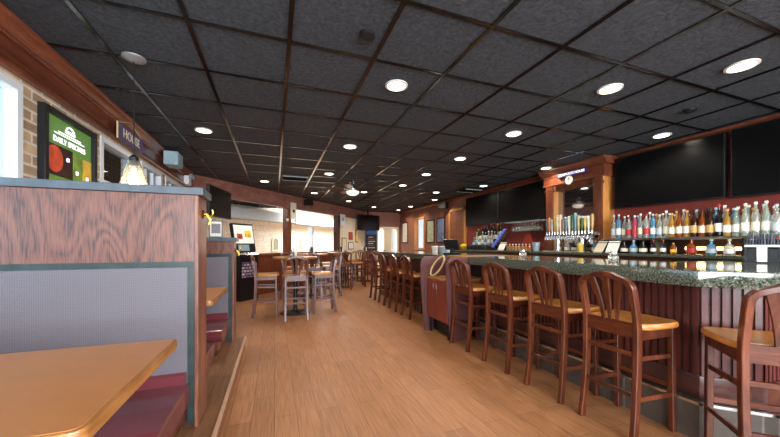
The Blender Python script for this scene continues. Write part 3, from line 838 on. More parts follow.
# clock frame
fr = thing('mirror_surround', 'tall mahogany surround with mirror behind the beer taps', 'mirror', (0, 0, 1.139))
z0, z1 = 0, 2.655 - 1.139
for ya, yb in ((3.52, 3.66), (4.46, 4.61)):
    MB().box(4.87, 4.905, ya - .004, yb, .0005, 1.21).build('pilaster', M['trimwood_z'], fr, bevel=.004)
    MB().box(4.905, 5.165, ya, yb - .012, .0005, 1.21).build('side_panel', M['orange'], fr)
    MB().box(4.86, 4.92, ya - .012, yb + .012, 1.10, 1.14).build('capital', M['trimwood'], fr)
MB().box(4.87, 5.165, 3.47, 4.66, 1.21, 1.40).build('header', M['trimwood'], fr, bevel=.004)
MB().prism([(4.87, 1.40), (4.83, 1.43), (4.80, 1.48), (4.78, 1.49), (4.78, z1), (5.165, z1), (5.165, 1.40)], 3.42, 4.71, 'y').build('crown', M['trimwood'], fr)
MB().box(4.855, 4.87, 3.46, 4.67, 1.215, 1.24).box(4.855, 4.87, 3.46, 4.67, 1.36, 1.385).build('moulding', M['trimwood'], fr)
MB().box(4.95, 5.0, 3.66, 4.459, 1.11, 1.21).build('mirror_rail', M['trimwood'], fr)
MB().box(5.02, 5.04, 3.66, 4.459, .0005, 1.13).build('mirror_glass', M['mirror'], fr)
MB().box(5.04, 5.165, 3.66, 4.459, .0005, 1.2).build('mirror_backing', M['plinth'], fr)
# clock
ck = thing('wall_clock', 'round white clock on the mahogany mirror header', 'clock', (4.855, 4.07, 2.385))
MB().lathe([(.085, -.03), (.085, 0), (.07, .0)], 24, 0, 0, 0, 'x').build('rim', M['chrome'], ck)
MB().lathe([(.074, -.034), (.074, -.028)], 24, 0, 0, 0, 'x').build('face', M['clockface'], ck)
MB().box(-.038, -.035, -.004, .004, 0, .05).build('hand', M['black'], ck)
MB().box(-.038, -.035, 0, .035, -.004, .004).build('hand', M['black'], ck)
sg = thing('lit_sign', 'narrow blue sign with white lettering above the clock', 'sign', (4.853, 4.03, 2.495))
sgb = MB().box(-.03, 0, -.28, .28, -.034, .034).build('sign_box', M['bluesign'], sg)
RX = Matrix(((0, 0, -1, -.031), (-1, 0, 0, 0), (0, 1, 0, 0), (0, 0, 0, 1)))   # text facing -X
text('lettering', "BOMPATO'S HOUSE", .058, M['whitelit'], sgb, RX)

# beer taps
bt = thing('beer_tower', 'chrome beer tap tower with a row of assorted handles before the mirror', 'beer taps', (4.66, 3.91, 1.1395))
MB().tube([(0, -.46, .27), (0, .46, .27)], .052, 14).build('manifold', M['chrome'], bt)
MB().box(-.05, .05, -.46, .46, .215, .265).build('manifold_base', M['chrome'], bt)
for y in (-.22, .24): MB().lathe([(.07, 0), (.07, .01), (.042, .02), (.042, .24)], 16, 0, y).build('column', M['chrome'], bt)
MB().box(-.13, .1, -.46, .46, 0, .012).build('drip_tray', M['chrome'], bt)
hc = ['#2a2a30', '#d88030', '#b8bcc0', '#b88a30', '#d8c898', '#e0c8b8', '#8c6a4a', '#6a8e96', '#e8e0cc', '#3e5a2c', '#6fa0b0', '#c8b070', '#4a5c28', '#d8b860', '#e8dcc0', '#a08040']
for k, cc in enumerate(hc):
    y = .43 - k * .86 / 15; hh = .21 + .07 * random.random()
    if k in (4, 5, 10): hh = .30
    hm = plain(f'tap handle paint {k+1}', cc, .35, var=.25)
    q = MB().lathe([(.010, 0), (.014, .03), (.025, hh * .4), (.029, hh * .75), (.024, hh * .95), (.010, hh)], 10, -.05, y, .335)
    h = q.build('tap_handle', hm, bt)
    MB().tube([(-.03, y, .28), (-.07, y, .28), (-.09, y, .25), (-.09, y, .20)], .010, 8).tube([(-.05, y, .28), (-.05, y, .34)], .008, 8).build('faucet', M['chrome'], h)

for k, (y, i) in enumerate(((4.28, 3), (4.12, 8), (3.98, 9), (3.84, 13), (3.60, 14))):
    o = put(i, 4.84, y, 1.1395, f'{ORD[k]} of those standing behind the tap tower columns', 'bottles behind the tap tower'); o.scale = (.85, .85, .62 if i in (3, 13) else .9)
t = thing('juice_pourer', 'yellow juice pourer standing by the right tap column', 'pourer', (4.46, 3.56, 1.1395))
MB().lathe([(.04, 0), (.042, .01), (.042, .12), (.02, .15)], 14).build('container', plain('yellow juice', '#d8b848', .3, trans=.3), t)
MB().lathe([(.022, .148), (.012, .19), (.008, .21)], 10).build('spout', M['chrome'], t)
for k in range(6):
    lab = f'dark mug on the back bar before the riser, {ORD[k]} from the blue lit rack'
    if k == 0:
        mg = thing('bar_mug', lab, 'mug', (4.52, 6.0, 1.1395), 0, 'dark mugs before the riser')
        MB().lathe([(.036, 0), (.04, .006), (.042, .11), (.037, .11), (.035, .012)], 14).build('cup', plain('dark blue mug', '#2a3238', .3, var=.3), mg)
        MB().tube([(-.04, 0, .085), (-.07, 0, .08), (-.072, 0, .04), (-.04, 0, .03)], .006).build('handle', M['black'], mg)
    else: dup(mg, (4.52, 6.0 + k * .13, 1.1395), .3 * k, lab)
t = thing('yellow_bowl', 'yellow bowl on the back bar at the far end of the riser', 'bowl', (4.62, 7.0, 1.1395))
MB().lathe([(.05, 0), (.06, .01), (.11, .08), (.105, .08), (.05, .018)], 18).build('bowl', Lb['yellow'], t)
MB().lathe([(.095, .075), (.08, .115), (.03, .14)], 12).build('fruit_heap', Lb['yellow'], t)

# televisions
def tv(name, label, y0, y1, z0, z1, group):
    t = thing(name, label, 'television', (5.04, (y0 + y1) / 2, z0), 0, group)
    w = (y1 - y0) / 2; h = z1 - z0
    MB().box(-.03, .03, -w, w, 0, h).build('bezel', M['black'], t, bevel=.004)
    MB().box(-.033, -.029, -w + .012, w - .012, .016, h - .012).build('screen', M['screen'], t)
    MB().box(.03, .129, -.2, .2, h * .3, h * .7).build('wall_bracket', M['blackmetal'], t)
GT = 'televisions above the bar'
tv('mounted_television', 'black television above the liquor bottles, beside the mirror surround', 2.125, 3.41, 1.815, 2.595, GT)
tv('mounted_television', 'black television nearest the camera, cut off by the frame', .79, 2.075, 1.80, 2.595, GT)
tv('mounted_television', 'black television beside the mirror surround, above the hanging wine glasses', 4.76, 6.15, 1.755, 2.54, GT)
tv('mounted_television', 'black television farthest along the bar, over the wine bottle riser', 6.165, 7.50, 1.765, 2.54, GT)

# stemware rack
rk = thing('stemware_rack', 'rail of hanging wine glasses rack below the bar television', 'rack', (4.86, 5.12, 1.727))
for x in (-.10, 0, .10): MB().box(x - .01, x + .01, -.5, .5, 0, .01).build('rail', M['chrome'], rk)
for y in (-.45, .45): MB().box(-.12, .309, y - .01, y + .01, -.002, .02).build('bracket', M['chrome'], rk)
g0 = None
k = 0
for k in range(9):
    for row, x in ((0, 4.81), (1, 4.91)):
        lab = f'upside-down wine glass, {ORD[k]} from the tap handles in the {"front" if row == 0 else "back"} row of the rack'
        loc = (x, 4.74 + k * .084, 1.752)
        if g0 is None:
            g0 = thing('hanging_wine_glass', lab, 'wine glass', loc, 0, 'wine glasses on the rack')
            MB().lathe([(.033, -.012), (.033, -.010), (.005, -.014), (.004, -.10), (.018, -.112), (.036, -.14), (.038, -.17), (.03, -.215), (.028, -.215), (.036, -.168), (.03, -.13), (.003, -.112)], 14).build('glass', M['jarglass'], g0)
        else: dup(g0, loc, 0, lab, 'wine glasses on the rack')

# things on the back bar between taps and riser
bk = thing('ice_bucket', 'white bucket standing left of the beer taps', 'bucket', (4.55, 4.53, 1.1395))
MB().lathe([(.05, 0), (.068, .15), (.072, .15), (.072, .16), (.064, .16), (.048, .01)], 20).build('pail', M['palebluegrey'], bk)
MB().tube([(0, -.07, .145), (-.05, -.05, .11), (-.075, 0, .1), (-.05, .05, .11), (0, .07, .145)], .003).build('handle', M['chrome'], bk)
rd = thing('folded_card', 'red-orange triangular card standing behind the small bottles', 'card', (4.98, 5.17, 1.1395))
MB().prism([(-.22, 0), (.22, 0), (.06, .34), (-.06, .34)], -.01, .01, 'x').build('card_panel', M['redcard'], rd)
for k in range(8):
    y = 4.72 + k * .09
    lab = f'small tan bottle in a row behind the bar, {ORD[k]} from the bucket'
    if k == 0:
        sb = thing('bitters_bottle', lab, 'bottle', (4.58, y, 1.1395), 0, 'row of small tan bottles')
        MB().lathe([(.028, 0), (.03, .01), (.03, .075), (.012, .095), (.012, .115)], 12).build('glass', plain('tan bottle', '#b88850', .3, trans=.2), sb)
        MB().lathe([(.014, .112), (.014, .132)], 10).build('cap', Lb['white'], sb)
    else: dup(sb, (4.58, y, 1.1395), 0, lab, 'row of small tan bottles')
# blue lit slanted rack
br = thing('lit_bottle_rack', 'slanted chrome rack glowing blue beside the wine bottles', 'rack', (4.68, 5.655, 1.1395))
sl = MB()
MB().sweep([(0, .22, .02), (0, -.22, .44)], .10, .02, (1, 0, 0)).build('backplate', M['chrome'], br)
MB().sweep([(-.04, .2, .07), (-.04, -.2, .45)], .11, .014, (1, 0, 0)).build('blue_panel', M['blueled'], br)
for k in range(6):
    f = k / 6 + .05
    yy, zz = .22 - .44 * f, .02 + .42 * f
    MB().tube([(-.055, yy - .09, zz - .012), (-.06, yy, zz + .03)], .014, 10).build('holder', M['chrome'], br)
MB().box(-.1, .1, -.25, .25, 0, .012).build('base', M['black'], br)
# menu books
def menu(x, y, z, rz, lab, m):
    t = thing('menu_holder', lab, 'menu', (x, y, z), rz)
    s = MB().box(-.004, .004, -.075, .075, 0, .2); s.xf(Matrix.Rotation(.6, 4, 'Y')); s.build('menu_page', m, t)
    s = MB().box(.0, .02, -.08, .08, 0, .012); s.box(.09, .1, -.08, .08, 0, .15); s.build('stand', M['black'], t)
menu(4.52, 3.13, 1.1395, .15, 'cream menu leaning on the back bar beside the beer taps', M['paper'])
menu(4.52, 3.33, 1.1395, -.1, 'red-edged cream menu next to the first leaning menu', M['cream'])
menu(4.44, 5.38, 1.1395, .2, 'white menu lying against the blue lit rack', M['paper'])
# glass jars on the bar top
for k, (x, y, lab) in enumerate(((2.95, 2.02, 'small clear glass jar on the bar near the granite corner'), (2.95, 3.15, 'small clear glass jar on the bar past the second stool'))):
    t = thing('glass_jar', lab, 'jar', (x, y, 1.0955))
    MB().lathe([(.038, 0), (.042, .01), (.042, .05), (.03, .065), (.032, .075)], 16).build('jar_body', M['jarglass'], t)
    MB().lathe([(.034, .076), (.034, .09), (.01, .095)], 14).build('lid', M['chrome'], t)
# coaster stacks
# straw and napkin caddy at the right
for (x, y, lab) in ((3.93, 1.43, 'black napkin and straw caddy on the bar near the corner'), (4.13, 1.37, 'second black napkin caddy at the end of the bar, cut off by the frame')):
    t = thing('napkin_caddy', lab, 'caddy', (x, y, 1.0955), .357)
    MB().box(-.06, .06, -.1, .1, 0, .012).box(-.06, .06, -.1, -.09, 0, .135).box(-.06, .06, .09, .1, 0, .135).box(-.06, .06, -.038, -.03, .012, .135).box(-.06, .06, .03, .038, .012, .135).box(.05, .06, -.1, .1, 0, .2).build('tray', M['black'], t)
    MB().box(-.058, .04, -.029, .029, .012, .15).build('napkins', M['paper'], t)
    MB().box(-.062, .045, -.098, .098, .138, .155).build('upper_tray', M['paper'], t)
    for s in (-1, 1):
        MB().box(-.057, .045, s * .064 - .025, s * .064 + .025, .012, .12).build('cup', M['black'], t)
    for k in range(11):
        yy = -.085 + k * .017; xx = random.uniform(-.02, .03)
        MB().tube([(xx, yy, .15), (xx + random.uniform(-.01, .01), yy + random.uniform(-.006, .006), .25)], .0045, 6).build('straw', M['straw'], t)
# cups and packets left
for k, (x, y, m_, lab) in enumerate(((3.0, 5.0, 'paper', 'white paper stack on the bar before the riser'), (3.05, 5.35, 'palebluegrey', 'pale plastic tub on the bar behind the till'), (3.1, 5.75, 'paper', 'white tub on the far bar behind the till'))):
    t = thing('bar_tub', lab, 'tub', (x, y, 1.0955))
    MB().lathe([(.055, 0), (.065, .11), (.07, .11), (.07, .12), (.06, .12)], 16).build('tub_body', M[m_], t)
    MB().lathe([(.068, .121), (.068, .128), (.02, .132)], 16).build('lid', M['white'], t)

# ------------------------------------------------------------------ far end dressing
def framed(name, lab, cat, x, y0, y1, z0, z1, m_):
    t = thing(name, lab, cat, (x, (y0 + y1) / 2, z0))
    w = (y1 - y0) / 2; h = z1 - z0
    f = MB().box(-.02, 0, -w, -w + .04, 0, h).box(-.02, 0, w - .04, w, 0, h).box(-.02, 0, -w + .04, w - .04, 0, .04).box(-.02, 0, -w + .04, w - .04, h - .04, h)
    f.build('frame', M['black'], t)
    MB().box(-.012, -.001, -w + .04, w - .04, .04, h - .04).build('print', m_, t)
framed('framed_poster', 'tall pale framed poster nearest the far doorway', 'poster', XR - .001, 11.92, 12.5, 1.33, 2.2, M['paper'])
framed('framed_poster', 'pale green framed poster beside the bright window', 'poster', XR - .001, 9.62, 10.18, 1.32, 2.14, plain('pale green poster', '#b8bca0', .6, var=.25))
framed('framed_poster', 'blue and pale framed poster behind the till', 'poster', XR - .001, 8.9, 9.45, 1.32, 2.16, M['cardblue'])
bl = thing('window_blind', 'brown slatted wooden blind in a wood casing before the televisions', 'blind', (XR - .001, 8.15, 1.15))
MB().box(-.03, -.002, -.38, .38, 0, 1.12).build('slats', M['blind'], bl)
MB().box(-.05, 0, -.46, -.38, -.05, 1.2).box(-.05, 0, .38, .46, -.05, 1.2).box(-.05, 0, -.46, .46, 1.12, 1.2).build('casing', M['orange'], bl)
def speaker(loc, rz, lab, m_, s=1):
    t = thing('mounted_loudspeaker', lab, 'speaker', loc, rz, 'loudspeakers near the ceiling')
    MB().box(-.09 * s, .09 * s, -.14 * s, .14 * s, -.1 * s, .1 * s).build('cabinet', m_, t, bevel=.012)
    MB().box(-.094 * s, -.088 * s, -.125 * s, .125 * s, -.085 * s, .085 * s).build('grille', M['blackmetal'] if m_ is M['black'] else m_, t)
    MB().box(.085 * s, .14 * s, -.03, .03, -.03, .03).build('bracket', M['blackmetal'], t)
    return t
speaker((5.02, 8.75, 2.50), .5, 'black loudspeaker high on the wall past the bar televisions', M['black'])
q = AW @ Vector((3.55, -.20, 2.52)); speaker(q, AROT + PI / 2, 'black loudspeaker on the wooden header', M['black'], .9)
speaker((-1.42, 5.52, 2.52), PI, 'pale blue-grey loudspeaker on the booth-side crown', M['palebluegrey'], 1.0)
el = thing('emergency_light', 'small white emergency light in the corner above the booths', 'emergency light', (-1.50, 6.75, 2.46))
MB().box(-.055, .03, -.1, .1, -.1, .06).build('housing', M['white'], el, bevel=.008)
for s in (-1, 1): MB().lathe([(.03, 0), (.045, .05), (.01, .055)], 12, .03, s * .07, .06, 'x').build('lamp_head', M['palebluegrey'], el)

# notices on posts and far wall
def awthing(name, lab, cat, ex, ey, z):
    return thing(name, lab, cat, tuple(AW @ Vector((ex, ey, z))), AROT)
t = awthing('post_sign', 'tall pale sign with dark emblem on the wooden post', 'sign', 2.95, -.09, 1.98)
MB().box(-.09, .14, -.02, 0, 0, .48).build('board', M['cream'], t)
MB().lathe([(.05, -.026), (.05, -.019)], 6, .025, 0, .24, 'y').build('emblem', M['chalk'], t)
t = awthing('post_sign', 'white notice board hanging at the dark far post', 'sign', 5.62, -.10, 1.95)
MB().box(-.1, .22, -.02, 0, 0, .42).build('board', M['white'], t)
MB().lathe([(.07, -.024), (.07, -.019)], 14, .06, 0, .24, 'y').build('emblem', M['palebluegrey'], t)
t = awthing('wall_lamp', 'small brass lamp arm on the wooden post below the sign', 'lamp', 2.87, -.06, 1.86)
MB().tube([(0, 0, 0), (0, -.06, .02), (-.16, -.08, .0), (-.19, -.08, .05)], .012).tube([(0, -.06, .02), (.14, -.08, 0), (.17, -.08, .05)], .012).build('arm', M['brass'], t)
MB().lathe([(.02, .05), (.045, .12)], 12, -.19, -.08).lathe([(.02, .05), (.045, .12)], 12, .17, -.08).build('lamp_shade', M['white'], t)
for ex, z, w, h, m_, lab in ((5.86, 1.0, .34, .52, 'trimwood_z', 'brown framed notice low on the cream wall'), (6.35, 1.45, .30, .3, 'redcard', 'red notice on the cream wall'), (6.36, 1.08, .4, .28, 'paper', 'white notice under the red one on the cream wall'), (6.85, 1.35, .22, .5, 'yellowphoto', 'yellow-green poster beside the chalkboard')):
    t = awthing('wall_notice', lab, 'notice', ex, -.052, z)
    MB().box(-w / 2, w / 2, -.015, 0, 0, h).build('backing', M['trimwood_z'], t)
    MB().box(-w / 2 + .03, w / 2 - .03, -.018, -.014, .03, h - .03).build('sheet', M[m_] if m_ != 'trimwood_z' else M['cream'], t)
cbd = thing('chalkboard', 'dark chalkboard menu with blue heading on the back wall', 'chalkboard', (3.86, YB - .03, 1.02))
MB().box(-.24, .24, -.01, .028, 0, .93).build('board', M['chalk'], cbd)
MB().box(-.22, .22, -.013, -.009, .68, .9).build('heading', M['chalkblue'], cbd)
for k in range(6): MB().box(-.16 + .02 * (k % 2), .15 - .04 * (k % 3), -.013, -.009, .1 + k * .09, .125 + k * .09).build('chalk_line', [M['signcream'], M['redcard'], M['signcream']][k % 3], cbd)
t = thing('ceiling_television', 'black television hung from the ceiling before the chalkboard', 'television', (3.55, 12.15, 1.84), .30)
MB().box(-.52, .52, -.03, .03, 0, .62).build('bezel', M['black'], t, bevel=.005)
MB().box(-.505, .505, -.034, -.029, .016, .605).build('screen', M['screen'], t)
MB().box(-.025, .025, .03, .08, .3, ZC - 1.845).build('pole', M['blackmetal'], t)
# aisle television over the booths
t = thing('mounted_television', 'black television on a wall arm beside the tall oak divider', 'television', (-.756, 5.163, 1.65), math.atan2(.733, .177))
MB().box(-.377, .377, -.022, .022, 0, .425).build('bezel', M['black'], t, bevel=.005)
MB().box(-.365, .365, -.026, -.021, .014, .412).build('screen', M['screen'], t)
MB().tube([(0, .02, .2), (.02, .12, .2), (.22, .82, .2)], .02, 10).build('wall_arm', M['blackmetal'], t)

# countertop game machine on black pedestal
t = thing('game_machine', 'black upright game machine with tilted lit display behind the booths', 'game machine', tuple(Vector((-.535, 7.80, 0))), AROT)
MB().box(-.26, .26, 0, .40, 0, 1.03).build('pedestal', M['black'], t, bevel=.01)
MB().box(-.21, .21, -.008, 0, .52, .86).build('flower_poster', M['flower'], t)
MB().box(-.23, .23, -.02, .02, .89, 1.0).build('drawer', M['blackmetal'], t)
MB().prism([(-.02, 1.03), (.4, 1.03), (.4, 1.12), (.02, 1.08)], -.27, .27, 'x').build('console', M['chrome'], t)
s = MB().box(-.29, .29, .0, .08, 0, .66); s.xf(Matrix.Translation((0, .10, 1.09)) @ Matrix.Rotation(-.18, 4, 'X')); s.build('marquee', M['black'], t)
s = MB().box(-.265, .265, -.004, .001, .2, .62); s.xf(Matrix.Translation((0, .10, 1.09)) @ Matrix.Rotation(-.18, 4, 'X')); dsp = s.build('display', plain('white lit display', '#e4dccf', .3, emit='#e4dccf', estr=.25), t)
s = MB().box(.02, .2, -.007, -.003, .34, .5); s.xf(Matrix.Translation((0, .10, 1.09)) @ Matrix.Rotation(-.18, 4, 'X')); s.build('picture', M['yellowphoto'], dsp)
s = MB().box(-.2, -.05, -.007, -.003, .3, .42); s.xf(Matrix.Translation((0, .10, 1.09)) @ Matrix.Rotation(-.18, 4, 'X')); s.build('picture', M['redcard'], dsp)
s = MB().box(-.2, .1, -.006, .001, .03, .17); s.xf(Matrix.Translation((0, .10, 1.09)) @ Matrix.Rotation(-.18, 4, 'X')); s.build('control_panel', M['palebluegrey'], t)
# menu card on the low divider
t = thing('menu_card', 'small framed menu card standing on the lower booth divider', 'menu', (-.64, 4.11, 1.3355), .25)
MB().box(-.07, .07, -.008, .008, 0, .2).build('frame', M['black'], t)
MB().box(-.058, .058, -.0105, -.007, .014, .186).build('card', M['paper'], t)
MB().box(-.045, .048, -.0125, -.01, .05, .16).build('picture', M['darkprint'], t)

# side room: round arched niches
for k, (ex, lab) in enumerate(((5.63, 'arched dark niche in the block wall, booth side'), (7.15, 'arched niche in the block wall nearer the bright window'))):
    t = awthing('wall_niche', lab, 'niche', ex, 2.99, 1.0)
    pr = [(-.2, 0), (.2, 0), (.2, .42)] + [(.2 * math.cos(PI * j / 8), .42 + .16 * math.sin(PI * j / 8)) for j in range(1, 8)] + [(-.2, .42)]
    MB().prism(pr, -.03, 0, 'y').build('surround', M['cream'], t)
    pr2 = [(x * .68, .06 + z * .78) for x, z in pr]
    MB().prism(pr2, -.036, -.029, 'y').build('recess', plain('grey niche back', '#8b8878', .6), t)
# green upholstered chair back in side room
# ------------------------------------------------------------------ booth wall display, plaque, pendant
t = thing('menu_display', 'black-framed green daily specials display on the tan brick wall', 'display', (XL + .001, 3.30, 1.27))
w, h = .352, 1.0
f = MB().box(0, .045, -w, -w + .045, 0, h).box(0, .045, w - .045, w, 0, h).box(0, .045, -w + .045, w - .045, 0, .045).box(0, .045, -w + .045, w - .045, h - .045, h)
f.build('frame', M['black'], t, bevel=.003)
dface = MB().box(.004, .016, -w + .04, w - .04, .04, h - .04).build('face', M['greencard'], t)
LX = lambda x, y, z: Matrix(((0, 0, 1, x), (1, 0, 0, y), (0, 1, 0, z), (0, 0, 0, 1)))   # text facing +X, reads along +Y
text('lettering', 'DAILY SPECIALS', .060, M['whitelit'], dface, LX(.0165, 0, .79))
MB().box(.016, .0175, -.2, .2, .835, .843).build('rule_line', M['whitelit'], t)
lg = MB().tube([(.017, -.05, .91), (.017, -.01, .93), (.017, .02, .925), (.017, .05, .905)], .006, 6); lg.build('logo_leaf', M['whitelit'], t)
MB().prism([(-.065, .872), (.065, .872), (.065, .897), (-.065, .897)], .016, .0178, 'x').build('logo_name', M['whitelit'], t)
MB().prism([(-.15, .853), (.15, .853), (.15, .860), (-.15, .860)], .016, .0178, 'x').build('logo_line', M['whitelit'], t)
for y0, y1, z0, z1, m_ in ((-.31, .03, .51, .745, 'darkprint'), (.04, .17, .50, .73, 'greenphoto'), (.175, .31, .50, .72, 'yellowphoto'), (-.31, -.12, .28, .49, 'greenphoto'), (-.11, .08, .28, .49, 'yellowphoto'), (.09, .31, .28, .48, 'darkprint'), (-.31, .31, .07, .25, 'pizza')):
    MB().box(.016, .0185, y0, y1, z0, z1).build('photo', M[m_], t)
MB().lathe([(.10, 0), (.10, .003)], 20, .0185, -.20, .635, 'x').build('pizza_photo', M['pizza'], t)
for y, z in ((-.035, .66), (.09, .58), (.24, .56), (-.22, .38), (.2, .36)): text('price', '$5', .04, M['whitelit'], dface, LX(.0190, y, z))

pl = thing('hanging_plaque', 'purple wooden plaque with cream letters hanging from the booth crown', 'plaque', (XL + .075, 4.30, 2.43))
plb = MB().prism([(-.33, -.085), (.30, -.085), (.36, 0), (.30, .085), (-.33, .085)], -.008, .008, 'x'); plb = plb.build('board', M['purple'], pl)
text('lettering', 'HOUSE', .135, M['signcream'], plb, LX(.009, -.01, 0))
MB().tube([(0, -.31, .085), (.0, -.02, .18), (0, .29, .085)], .005, 6).build('string', M['beige'], pl)
MB().tube([(0, -.335, -.085), (0, -.335, .085)], .008, 6).build('edge', M['beige'], pl)

pd = thing('pendant_lamp', 'jar pendant lamp with glowing bulb hanging over the booths', 'lamp', (-.989, 2.871, ZC - .004))
MB().lathe([(.075, 0), (.075, -.012), (.03, -.03), (.008, -.035)], 20).build('canopy', M['steel'], pd)
MB().tube([(0, 0, -.03), (0, 0, -.74)], .004, 8).build('cord', M['black'], pd)
MB().lathe([(.012, -.73), (.03, -.75), (.03, -.80), (.022, -.81)], 14).build('socket', M['blackmetal'], pd)
MB().lathe([(.034, -.775), (.042, -.80), (.062, -.86), (.082, -.94), (.085, -.965), (.083, -.965), (.080, -.94), (.060, -.862), (.040, -.802), (.032, -.777)], 20).build('jar_shade', M['jarglass'], pd)
MB().lathe([(.012, -.84), (.018, -.865), (.027, -.895), (.024, -.915), (.010, -.928)], 14).build('bulb', M['bulb'], pd)

# ceiling fan
fn = thing('ceiling_fan', 'ceiling fan with chrome motor, white bowl light and dark blades', 'ceiling fan', (1.62, 6.80, ZC - .004))
MB().lathe([(.07, 0), (.07, -.02), (.045, -.04), (.02, -.05)], 18).build('canopy', M['chrome'], fn)
MB().lathe([(.014, -.04), (.014, -.12)], 12).build('downrod', M['chrome'], fn)
MB().lathe([(.03, -.11), (.09, -.13), (.11, -.16), (.10, -.20), (.06, -.225)], 24).build('motor', M['chrome'], fn)
MB().lathe([(.145, -.225), (.145, -.235), (.13, -.27), (.08, -.305), (.02, -.315)], 24).build('bowl_light', plain('lit frosted bowl', '#f2ede0', .4, emit='#fff2dc', estr=.5), fn)
for k in range(5):
    a = 2 * PI * k / 5 + .5
    bmx = Matrix.Rotation(a, 4, 'Z') @ Matrix.Translation((.1, 0, -.175)) @ Matrix.Rotation(.2, 4, 'X')
    bd = MB().prism([(.04, -.03), (.10, -.055), (.46, -.065), (.49, -.03), (.49, .03), (.46, .065), (.10, .055), (.04, .03)], -.004, .004).xf(bmx).build('blade', M['plinth'], fn)
    MB().prism([(-.03, -.015), (.09, -.02), (.09, .02), (-.03, .015)], -.009, -.004).xf(bmx).build('blade_arm', M['chrome'], bd)

# ceiling vents, detector, small disc
def vent(x, y, lab):
    t = thing('ceiling_vent', lab, 'vent', (x, y, ZC - .0045), 0, 'ceiling vents')
    MB().box(-.28, .28, -.28, -.24, -.012, 0).box(-.28, .28, .24, .28, -.012, 0).box(-.28, -.24, -.24, .24, -.012, 0).box(.24, .28, -.24, .24, -.012, 0).build('frame', M['blackmetal'], t)
    for k in range(7):
        s = MB().box(-.24, .24, -.025, .025, -.002, .002).xf(Matrix.Translation((0, -.2 + k * .066, -.012)) @ Matrix.Rotation(.7, 4, 'X')); s.build('louvre', M['ring'] if k in (0, 6) else M['blackmetal'], t)
vent(.40, 6.86, 'slatted ceiling vent near the nearest pub table')
vent(4.68, 6.86, 'slatted ceiling vent above the far bar televisions')
for x, y, lab in ((.582, 2.031, 'round black detector on a ceiling tile near the aisle'), (4.069, 1.996, 'small round black disc on the ceiling near the bar televisions')):
    t = thing('smoke_detector', lab, 'detector', (x, y, ZC + .005))
    MB().lathe([(.055, 0), (.055, -.02), (.035, -.03)], 20).build('housing', M['black'], t)
    MB().lathe([(.012, -.03), (.012, -.034)], 10).build('sensor', M['blackmetal'], t)

# ------------------------------------------------------------------ recessed downlights (real lamps)
def tc_(i, j): return (.096 + .61 * (i + .5), 2.28 + .61 * (j + .5))
def lamp(name, kind, loc, energy, color, rot=(0, 0, 0), parent=None, **kw):
    L = bpy.data.lights.new(name, kind); L.energy = energy; L.color = color
    for k, v in kw.items(): setattr(L, k, v)
    o = bpy.data.objects.new(name, L); COL.objects.link(o); o.location = loc; o.rotation_euler = rot
    if parent: o.parent = parent
    return o
WARM = (1, .88, .74)
dl = thing('downlight', 'brightest recessed downlight, nearest over the aisle', 'downlight', (*tc_(1, 0), ZC + .002), 0, 'recessed ceiling downlights')
MB().lathe([(.10, 0), (.10, -.008), (.082, -.012), (.078, -.004)], 28).build('trim_ring', M['ring'], dl)
MB().lathe([(.077, -.004), (.077, -.0065), (.03, -.0075)], 28).build('lens', M['lens'], dl)
lamp('lamp', 'SPOT', (0, 0, -.02), 34, WARM, parent=dl, spot_size=2.6, spot_blend=.7, shadow_soft_size=.07)
GD = 'recessed ceiling downlights'
rows = {'over the aisle': [(1, 3), (1, 6), (1, 10)], 'above the bar stools': [(4, -1), (4, 1), (4, 3), (4, 5), (4, 7)], 'over the booths': [(-2, 3), (-1, 8)], 'behind the bar by the televisions': [(7, 0), (7, 3), (7, 6), (7, 10), (7, 13)], 'over the far pub tables': [(3, 9), (3, 12), (5, 14), (7, 15), (6, 8)], 'at the angled near end of the bar': [(5, -2)]}
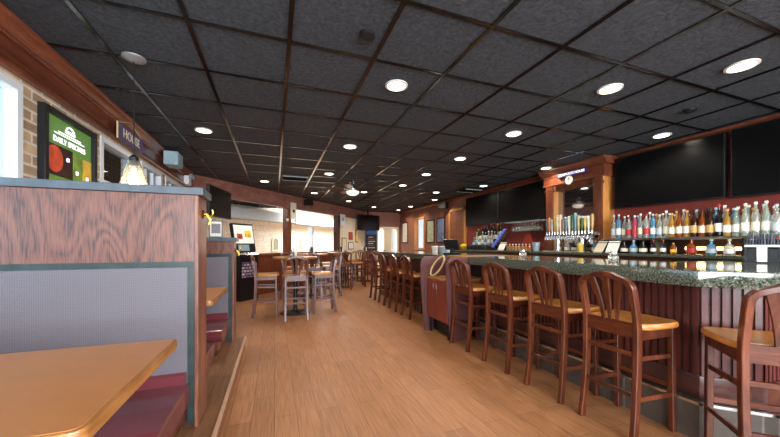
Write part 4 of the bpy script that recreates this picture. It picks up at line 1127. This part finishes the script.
for lab, cells in rows.items():
    for k, (i, j) in enumerate(cells):
        nth = ('second' if k == 0 else ORD[k + 1]) if lab == 'over the aisle' else ORD[k]
        dup(dl, (*tc_(i, j), ZC + .002), 0, f'round recessed downlight {lab}, {nth} nearest of that row' if len(cells) > 1 else f'round recessed downlight {lab}', GD)
# more of the same fittings behind the viewpoint
# booth window daylight, and added fill lamps: behind the camera, in the side room
DAY = (.86, .93, 1)
lamp('rear_daylight_fill', 'AREA', (1.8, YS - .3, 1.6), 420, DAY, (math.radians(90), 0, 0), shape='RECTANGLE', size=6.2, size_y=2.0)  # added fill lamp, stands for daylight from behind the camera
lamp('booth_window_daylight', 'AREA', (XL - .5, 1.0, 1.7), 60, DAY, (0, math.radians(-90), 0), shape='RECTANGLE', size=1.4, size_y=4.2)
lamp('side_room_fill', 'AREA', AW @ Vector((3.6, 1.3, 2.85)), 900, (1, .98, .95), (0, 0, AROT), shape='RECTANGLE', size=12, size_y=1.8)  # fill lamp added under the side room ceiling to brighten the room
lamp('pendant_glow', 'POINT', (-.989, 2.871, ZC - .93), 5, WARM, shadow_soft_size=.04)

# ------------------------------------------------------------------ world, camera, view
w = bpy.data.worlds.new('World'); SC.world = w; w.use_nodes = True
bg = w.node_tree.nodes['Background']; bg.inputs[0].default_value = (.86, .93, 1, 1); bg.inputs[1].default_value = .5
cam = bpy.data.cameras.new('camera'); co = bpy.data.objects.new('camera', cam); COL.objects.link(co)
cam.sensor_fit = 'HORIZONTAL'; cam.sensor_width = 36; cam.lens = 314 / 780 * 36
cam.shift_y = 26.5 / 780; cam.clip_start = .05; cam.clip_end = 100
co.location = (0, 0, HC); co.rotation_euler = (math.radians(90), 0, math.radians(-20.18))
SC.camera = co
SC.view_settings.view_transform = 'Standard'; SC.view_settings.look = 'None'; SC.view_settings.exposure = 1.0; SC.view_settings.gamma = 1
SC.view_settings.use_curve_mapping = False
SC.cycles.use_denoising = True
SC.cycles.max_bounces = 8; SC.cycles.transparent_max_bounces = 8; SC.cycles.transmission_bounces = 6
